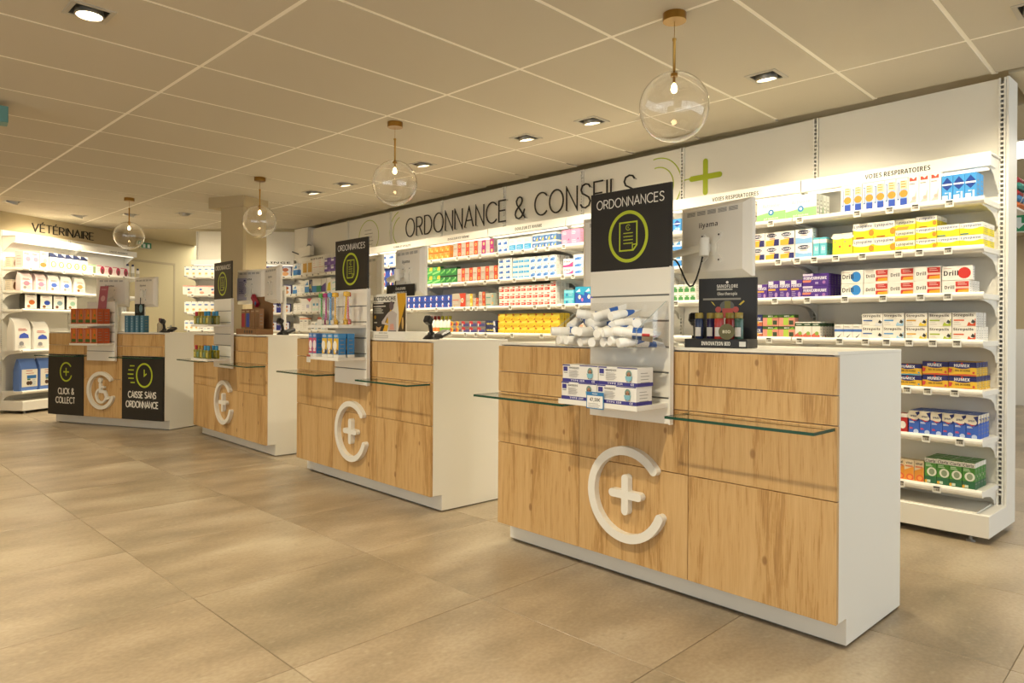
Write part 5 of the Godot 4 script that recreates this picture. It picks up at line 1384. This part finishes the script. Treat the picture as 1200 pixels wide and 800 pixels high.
func stock(id: String, at: Transform3D, w: float, h: float, d: float, place: String) -> void:
	var e: Array = DZ[id]
	var key := "%s_%.3f_%.3f_%.3f" % [id, w, h, d]
	if not carton_cache.has(key): carton_cache[key] = carton(e[0], e[2], w - .0016, h - .0008, d - .001).mesh()
	var called: String = {"purs": "remedy_box", "drilr": "lozenge_box", "cook": "biscuit_pack", "milk": "milk_carton", "milkw": "cereal_box", "grpk": "herbal_tea_box", "nasal": "spray_box", "maxi": "spray_box", "redb": "spray_box", "rdwh": "tablet_box", "yelr": "tablet_box", "actf": "tablet_box", "actb": "tablet_box", "whbl2": "tablet_box", "apple": "tablet_box", "oran": "vitamin_box", "gren": "vitamin_box", "drkg": "vitamin_box", "orng": "vitamin_box", "orsm": "vitamin_box"}.get(id, "medicine_box")
	if id.begins_with("v") or id in ["cream", "navt"]: called = "pet_food_box"
	if id.begins_with("gr") and id.length() > 3 and not id in ["gren", "grpk", "grwh"]: called = "joint_care_box"
	if id.begins_with("pur") or id.begins_with("hum"): called = "cold_remedy_box"
	if id.begins_with("str") or id.begins_with("lyso") or id.begins_with("dril"): called = "lozenge_box"
	solo(called, carton_cache[key], M.print, e[1] + ", " + place, "box", at, e[1] + ", " + place)
func rowname(q: int, n: int) -> String:
	if n == 1: return ""
	return "lower row, " if q == 0 else ("upper row, " if q == n - 1 else ("middle row, " if n == 3 else ["", "second row, ", "third row, "][q]))
func products() -> void:
	for r in ROWS:
		var run: String = r[0]
		var F: Transform3D = {"M": MAIN, "F": FAR, "V": VET}[run]
		var y: float = SHELVES[run][r[1] - 1]
		var pitch: float = r[3]; var h: float = r[4]; var d: float = r[5]
		var mid: float = r[2] + pitch * r[6] / 2.0
		var place: String = "%s shelf, %s" % [ORD[r[1]], BAYNAME[clampi(int(-mid), 0, 7)] if run == "M" else ("pet shelving" if run == "V" else ("milk bay" if mid < .7 else "bay behind the column"))]
		for c in int(r[6]):
			for q in int(r[7]):
				var deep: int = r[8] if c == int(r[6]) - 1 or r[1] > 5 else 1
				for k in deep:
					if q == int(r[7]) - 1 and k == deep - 1 and deep > 3: continue
					var jx := rng.randf_range(-.0006, .0006); var jz := rng.randf_range(-.004, .0)
					stock(r[9], F * Transform3D(Basis.IDENTITY, Vector3(r[2] + pitch * c + jx, y + h * q + .0002, .275 + jz - (d + .0045) * k)), pitch, h, d, rowname(q, int(r[7])) + ("pushed behind, " if k else "") + place)
		if r[1] < 8: tag_on(run, mid - pitch * r[6] * .2, r[1])
		if r[6] * pitch > .25: tag_on(run, mid + pitch * r[6] * .28, r[1])
	# the odd box out on the ringed lozenge stack
	stock("drilx", MAIN * Transform3D(Basis.IDENTITY, Vector3(-.199, 1.262 + .0716, .275)), .14, .074, .04, "upper row, third shelf, end bay")
	# bottles standing among the boxes
	for k in 6:
		var b := thing("syrup_bottle", "white syrup bottle with " + ("orange" if k < 3 else "green") + " foot on the fourth shelf of the fifth bay", "bottle", MAIN * Transform3D(Basis.IDENTITY, Vector3(-4.842 + .063 * k, 1.0205, .235)), "syrup bottles " + ("orange" if k < 3 else "green"))
		var m := MB.new(); m.col = hx("e6e3da")
		m.lathe([Vector2(0, 0), Vector2(.027, 0), Vector2(.028, .003), Vector2(.028, .11), Vector2(.012, .13), Vector2(0, .13)], 14)
		m.col = hx("d88040" if k < 3 else "7fae4a")
		m.lathe([Vector2(.0284, .012), Vector2(.0284, .05)], 14)
		part("body", m, M.print, b)
		var c := MB.new(); c.col = hx("8a2a24" if k < 3 else "b8b030")
		c.lathe([Vector2(0, .13), Vector2(.015, .13), Vector2(.015, .165), Vector2(0, .165)], 12)
		part("cap", c, M.print, b)

# ---- pet corner ----
func bag_mesh(w: float, h: float, d: float, base: String, ops: Array, fold := false) -> ArrayMesh:
	# pillow bag: full below, drawn flat to a crimp at the top
	var mb := MB.new(); mb.col = hx(base)
	var N := 7
	var prev := []
	for i in N:
		var f := float(i) / (N - 1)
		var th: float = d * [.92, 1.0, 1.0, .96, .8, .42, .05][i]
		var ww: float = w * [.97, 1.0, 1.0, 1.0, .99, .98, .97][i] * .5
		var y: float = h * [0.0, .08, .35, .62, .76, .9, 1.0][i]
		var zc := -d * .5
		if i == N - 1 and fold: zc -= d * .15
		var ring := [Vector3(-ww, y, zc - th * .35), Vector3(-ww + .012, y, zc - th * .5), Vector3(ww - .012, y, zc - th * .5), Vector3(ww, y, zc - th * .35), Vector3(ww, y, zc + th * .35), Vector3(ww - .012, y, zc + th * .5), Vector3(-ww + .012, y, zc + th * .5), Vector3(-ww, y, zc + th * .35)]
		if i:
			for k in 8:
				var m := (k + 1) % 8
				var nr: Vector3 = (((ring[k] as Vector3) + (ring[m] as Vector3)) * .5 - Vector3(0, y, zc))
				nr.y = 0
				if k == 1 or k == 5: nr = Vector3(0, 0, nr.z)
				mb.poly([prev[k], prev[m], ring[m]], nr.normalized()); mb.poly([prev[k], ring[m], ring[k]], nr.normalized())
		else: mb.poly(ring, Vector3.DOWN)
		prev = ring
	mb.poly(prev, Vector3.UP)
	mb.xf.origin = Vector3(-w * .47, h * .06, .0012)
	draw_print(mb, ops, w * .94, h * .64, 0)
	return mb.mesh()
func pet_things() -> void:
	var pw := func(c1: String, c2: String) -> Array: return [["l", .2, .86, .85, .94, 2, "a04038"], ["e", .5, .55, .3, .2, c1], ["r", .15, .52, .9, .56, c1], ["e", .36, .2, .16, .12, c2], ["l", .55, .1, .9, .3, 3, "a8a49c"]]
	var b2 := [[-.0, "e0c8c6", "c07888", "8a8078", "pink-footed white"], [.205, "e0c6c4", "c8809a", "9a9088", "pale pink"], [.395, "e6e2da", "4a66b4", "8a7a68", "white and blue domed"], [.585, "e6e4de", "5a7ac8", "9a9a98", "white and light blue"], [.80, "e6e0d6", "b8945c", "8a5a30", "white and tan"]]
	for k in 5:
		solo("pet_food_bag", bag_mesh(.183, .222, .07, b2[k][1], pw.call(b2[k][2], b2[k][3]), true), M.print, b2[k][4] + " pet food bag on the second shelf of the pet shelving", "bag", VET * Transform3D(Basis(Vector3.UP, rng.randf_range(-.05, .05)), Vector3(b2[k][0] + .092, 1.4855, .265)))
	var b3 := [[.05, "b8642c", "a06a44", "orange"], [.27, "2f4aa0", "7a5034", "blue"], [.46, "7f9aa0", "6a4030", "slate blue"], [.66, "9ac0a8", "8a6a3c", "mint"]]
	for k in 4:
		solo("pet_food_pouch", bag_mesh(.186, .21, .08, "2e2b28", [["r", .04, .02, .98, 1.25, "e2ded4"], ["l", .2, 1.02, .85, 1.14, 2, "9a4038"], ["e", .58, .56, .32, .22, b3[k][1]], ["e", .34, .2, .18, .14, b3[k][2]], ["l", .55, .12, .9, .26, 2, "a8a49c"]]), M.print, "black-edged pet food pouch with " + b3[k][3] + " panel on the pet shelving", "pouch", VET * Transform3D(Basis(Vector3.UP, rng.randf_range(-.05, .05)), Vector3(b3[k][0] + .1, 1.2605, .265)))
	for k in 2:
		solo("pet_food_bag", bag_mesh([.26, .235][k], [.39, .35][k], .11, "e4e0d8", [["l", .2, .86, .8, .93, 2, "b0483c"], ["p", [.25, .5, .85, .5, .8, .66, .55, .76, .3, .66], "3f58b8"], ["e", .4, .22, .14, .12, "8a8a90"], ["l", .2, .04, .7, .12, 2, "b8b4ae"]], true), M.print, ["tall", "shorter"][k] + " white pet food bag with blue dome on the fourth pet shelf", "bag", VET * Transform3D(Basis(Vector3.UP, .08 if k == 0 else -.03), Vector3([.05, .31][k], .7635, .265)))
		solo("dog_food_bag", bag_mesh(.25, .39, .12, "5a7cc0", [["r", .05, .1, .98, .95, "e0dccf"], ["l", .3, .74, .8, .86, 2, "b0483c"], ["r", .35, .5, .9, .66, "2f6aa8"], ["r", .36, .42, .55, .49, "2f6a50"], ["e", .42, .28, .1, .1, "4a3428"], ["e", .56, .28, .1, .1, "4a3428"], ["l", .65, .2, .9, .4, 3, "8ab0cc"]]), M.print, ["blue dog food bag by the end panel on the lowest pet shelf", "blue dog food bag half hidden behind the black panel"][k], "bag", VET * Transform3D(Basis.IDENTITY, Vector3(.14 + .262 * k, .2685, .265)))
	# cat boxes pushed to the back
	var cat := [["e", .5, .4, .2, .3, "6a4a30"], ["e", .5, .66, .13, .14, "5a3c26"], ["r", 0, .86, 1, 1, "b8ac98"]]
	dz("catb", "d4c8b4", "beige cat box with a brown cat", cat)
	for e in [[.02, 1, .1, .13], [.13, 1, .16, .125], [.02, 2, .085, .135], [.11, 2, .085, .13]]:
		stock("catb", VET * Transform3D(Basis.IDENTITY, Vector3(e[0], SHELVES.V[e[1] - 1] + .0002, .13)), e[2], e[3], .1, "back of the " + ORD[e[1]] + " pet shelf")
	# small bottles with navy caps
	for k in 5:
		var b := thing("pet_spray_bottle", "white spray bottle with a navy cap beside the crimson treat boxes", "bottle", VET * Transform3D(Basis.IDENTITY, Vector3(1.768 + .05 * k, 1.7655, .24 - .05 * (k % 2))), "navy capped spray bottles")
		var hh := .16 if k < 3 else .11
		var m := MB.new(); m.col = hx("e0ddd6")
		m.lathe([Vector2(0, 0), Vector2(.022, 0), Vector2(.022, hh), Vector2(.01, hh + .01), Vector2(0, hh + .01)], 12)
		m.col = hx("b8b09c"); m.lathe([Vector2(.0223, .02), Vector2(.0223, .07)], 12)
		part("body", m, M.print, b)
		var c := MB.new(); c.col = hx("27305c"); c.lathe([Vector2(0, hh + .008), Vector2(.014, hh + .008), Vector2(.014, hh + .035), Vector2(0, hh + .037)], 12)
		part("cap", c, M.print, b)

# ---- signs and the rest ----
func extras() -> void:
	# raised letters on the long wall, on small stand-offs
	var letters := "ORDONNANCE & CONSEILS"
	var nat := -.2
	for ch in letters: nat += FONT[ch][0] + .2
	var k := 3.22 / nat
	var sg := thing("wall_lettering", "thin black raised letters reading ORDONNANCE & CONSEILS above the shelving", "lettering", MAIN * Transform3D(Basis.IDENTITY, Vector3(-5.645, 2.085, 0)))
	var cx := 0.0
	for ch in letters:
		if ch != " ":
			var mb := MB.new()
			for l in FONT[ch][1]:
				var p := PackedVector2Array()
				for q in l: p.append(Vector2(cx + q.x * k, q.y * .2))
				mb.ribbon(p, .0125, .016, .024, false, false)
			part("letter", mb, M.dark, sg)
			var pin := MB.new()
			for l in FONT[ch][1]: 
				var q: Vector2 = l[0]
				pin.box(Vector3(cx + q.x * k - .003, q.y * .2 - .003, -.007), Vector3(cx + q.x * k + .003, q.y * .2 + .003, .016))
			part("stand_off", pin, M.metal, sg)
		cx += (FONT[ch][0] + .2) * k
	var vs := thing("wall_lettering", "thin black raised letters reading VÉTÉRINAIRE above the pet shelving", "lettering", VET * Transform3D(Basis.IDENTITY, Vector3(.43, 2.265, -.02)))
	nat = -.2
	for ch in "VÉTÉRINAIRE": nat += FONT[ch][0] + .2
	k = .98 / nat; cx = 0
	for ch in "VÉTÉRINAIRE":
		var mb := MB.new()
		for l in FONT[ch][1]:
			var p := PackedVector2Array()
			for q in l: p.append(Vector2(cx + q.x * k, q.y * .1))
			mb.ribbon(p, .0085, .0, .014, false, false)
		part("letter", mb, M.dark, vs)
		cx += (FONT[ch][0] + .2) * k
	# lime emblem: cross with two echo arcs
	var em := thing("wall_emblem", "lime green cross with echo arcs painted on the shelving header", "emblem", MAIN * Transform3D(Basis.IDENTITY, Vector3(-1.805, 2.172, -.006)))
	var c1 := MB.new(); c1.ribbon(pv([0, -.112, 0, .112]), .04, 0, .003); c1.ribbon(pv([-.115, 0, .115, 0]), .04, 0, .0029)
	part("cross", c1, M.lime, em)
	for r in [.145, .215]:
		var a := MB.new(); a.ribbon(arc(-.42, -.01, r, r, 100, -70, 30), .008, 0, .002)
		part("echo_arc", a, M.lime, em)
	var li := MB.new(); li.ribbon(pv([-.2, .0, -.12, .006]), .008, 0, .002); part("link", li, M.lime, em)
	var eb := thing("wall_emblem", "lime green ring with small print beside two left-hand arcs", "emblem", MAIN * Transform3D(Basis.IDENTITY, Vector3(-6.5, 2.17, -.006)))
	var ring := MB.new(); ring.ribbon(arc(0, 0, .23, .2, -40, 220, 40), .008, 0, .002); part("ring", ring, M.lime, eb)
	for r in [.2, .28]:
		var a := MB.new(); a.ribbon(arc(.75, 0, r, r * .85, 110, 250, 26), .009, 0, .002); part("echo_arc", a, M.lime, eb)
	var tx := MB.new(); tx.xf.origin = Vector3(-.12, -.12, .0005); draw_print(tx, [["l", .1, .1, .9, .9, 5, "8f8a7e"]], .26, .22, 0); part("small_print", tx, M.print, eb)
	# white box with aerial on the corner canopy
	var ro := thing("router_box", "white wall box with black aerial above the corner bay", "router", MAIN * Transform3D(Basis.IDENTITY, Vector3(-8.0, 2.03, .065)))
	part("case", bx(Vector3(-.14, 0, 0), Vector3(.2, .13, .06), .004), M.white, ro)
	var an := MB.new(); an.tube(PackedVector3Array([Vector3(-.14, .03, .03), Vector3(-.36, .09, .05)]), .008, 8); part("aerial", an, M.blackp, ro)
	var ca := MB.new()
	var cp := PackedVector3Array()
	for q in 9: cp.append(Vector3(.0 + .02 * q, .13 + .03 * sin(q / 8.0 * PI), .02))
	ca.tube(cp, .004, 6); part("cable", ca, M.grey, ro)
	# exit signs
	var ex := thing("exit_sign", "green emergency exit light on the beige wall above the door", "exit sign", BEIGE * Transform3D(Basis.IDENTITY, Vector3(.03, 2.28, .0)))
	part("case", bx(Vector3(0, 0, 0), Vector3(.2, .095, .06), .004), M.white, ex)
	var ep := MB.new(); ep.xf.origin = Vector3(.005, .005, .0605); ep.col = hx("1f7a4c"); ep.box(Vector3(0, 0, 0), Vector3(.19, .085, .001))
	draw_print(ep, [["r", .15, .1, .4, .75, "e2ece4"], ["r", .6, .1, .85, .75, "e2ece4"]], .19, .085, .0012)
	part("sign_face", ep, M.print, ex)
	var e2 := thing("exit_sign", "green emergency exit sign hanging beyond the open end of the shelving", "exit sign", frame(Vector3(9.4, 2.16, -1.52), Vector2(.55, .83)))
	part("case", bx(Vector3(-.1, 0, 0), Vector3(.25, .2, .03), .003), M.white, e2)
	var e3 := MB.new(); e3.xf.origin = Vector3(-.09, .01, .0305); e3.col = hx("1f8a50"); e3.box(Vector3(0, 0, 0), Vector3(.33, .18, .001))
	draw_print(e3, [["r", .42, .45, .58, .85, "e8efe8"], ["p", [.3, .5, .7, .5, .5, .15], "e8efe8"]], .33, .18, .0012)
	part("sign_face", e3, M.print, e2)
	var hw := MB.new()
	for x in [-.05, .2]: hw.tube(PackedVector3Array([Vector3(x, .2, .015), Vector3(x, .284, .015)]), .003, 6)
	part("hanger", hw, M.metal, e2)
	# teal sign box hanging under the ceiling
	var ts := thing("hanging_sign", "teal hanging sign box close under the ceiling tiles", "sign", frame(Vector3(.905, 2.315, -5.30), Vector2(.99, .12)))
	part("box", bx(Vector3(-.62, 0, -.06), Vector3(0, .1, .06), .003), plain_m("5a8a86", .5), ts)
	var sw := MB.new()
	for x in [-.52, -.1]: sw.tube(PackedVector3Array([Vector3(x, .1, 0), Vector3(x, .1345, 0)]), .004, 6)
	part("hanger", sw, M.metal, ts)
	# beyond the open end: lit panels, folded pouches on the far face of the shelving, a dado
	for e in [[6.15, -2.2, "nearer one by the open end"], [10.6, -2.6, "farther one by the far wall"], [4.75, -12.4, "one in the corridor behind the column"]]:
		var p := thing("ceiling_panel_light", "bright flat ceiling light panel beyond the shelving, " + e[2], "ceiling light", Transform3D(Basis.IDENTITY, Vector3(e[0], 2.444, e[1])))
		part("frame", bx(Vector3(-.02, -.008, -.02), Vector3(.64, .0, 2.52), .001), M.shelf, p)
		part("diffuser", bx(Vector3(.01, -.011, .01), Vector3(.61, -.0081, 2.49)), M.panel, p)
		var al := AreaLight3D.new()
		al.area_size = Vector2(.6, 2.4); al.light_color = COOL; al.light_energy = 2.0; al.shadow_enabled = true
		p.add_child(al)
		al.position = Vector3(.31, -.02, 1.25); al.rotation = Vector3(deg_to_rad(-90), 0, 0)
	var rk := thing("pouch_shelf", "small white wire shelf behind the open end, holding folded pouches", "shelf", MAIN * Transform3D(Basis.IDENTITY, Vector3(-.1, 1.74, -.2)))
	part("tray", bx(Vector3(-.3, 0, -.26), Vector3(.125, .012, 0), .002), M.shelf, rk)
	var wr := MB.new()
	for q in 4: wr.tube(PackedVector3Array([Vector3(.12, .012, -.25 + .07 * q), Vector3(.16, .2 - .03 * q, -.25 + .07 * q)]), .002, 6)
	part("wires", wr, M.metal, rk)
	for q in 5:
		var m := MB.new(); m.col = hx(["b8622c", "3f78a8", "a83434", "3c8a80", "9c2c34"][q])
		m.box(Vector3(-.28, 0, -.22), Vector3(.13 + .01 * (q % 2), .034, -.02), .014)
		solo("folded_pouch", m, M.print, ["orange", "blue", "brick red", "teal", "dark red"][q] + " folded pouch stacked behind the open end of the shelving", "pouch", MAIN * Transform3D(Basis(Vector3.UP, .05 * (q % 3 - 1)), Vector3(-.1, 1.7525 + .0345 * q, -.2)))
	var tr := struct("trim_1", bx(Vector3(12.36, .0, -16.0), Vector3(12.41, 1.1, 3.2), .002), M.white)
	tr.set_meta("kind", "structure")
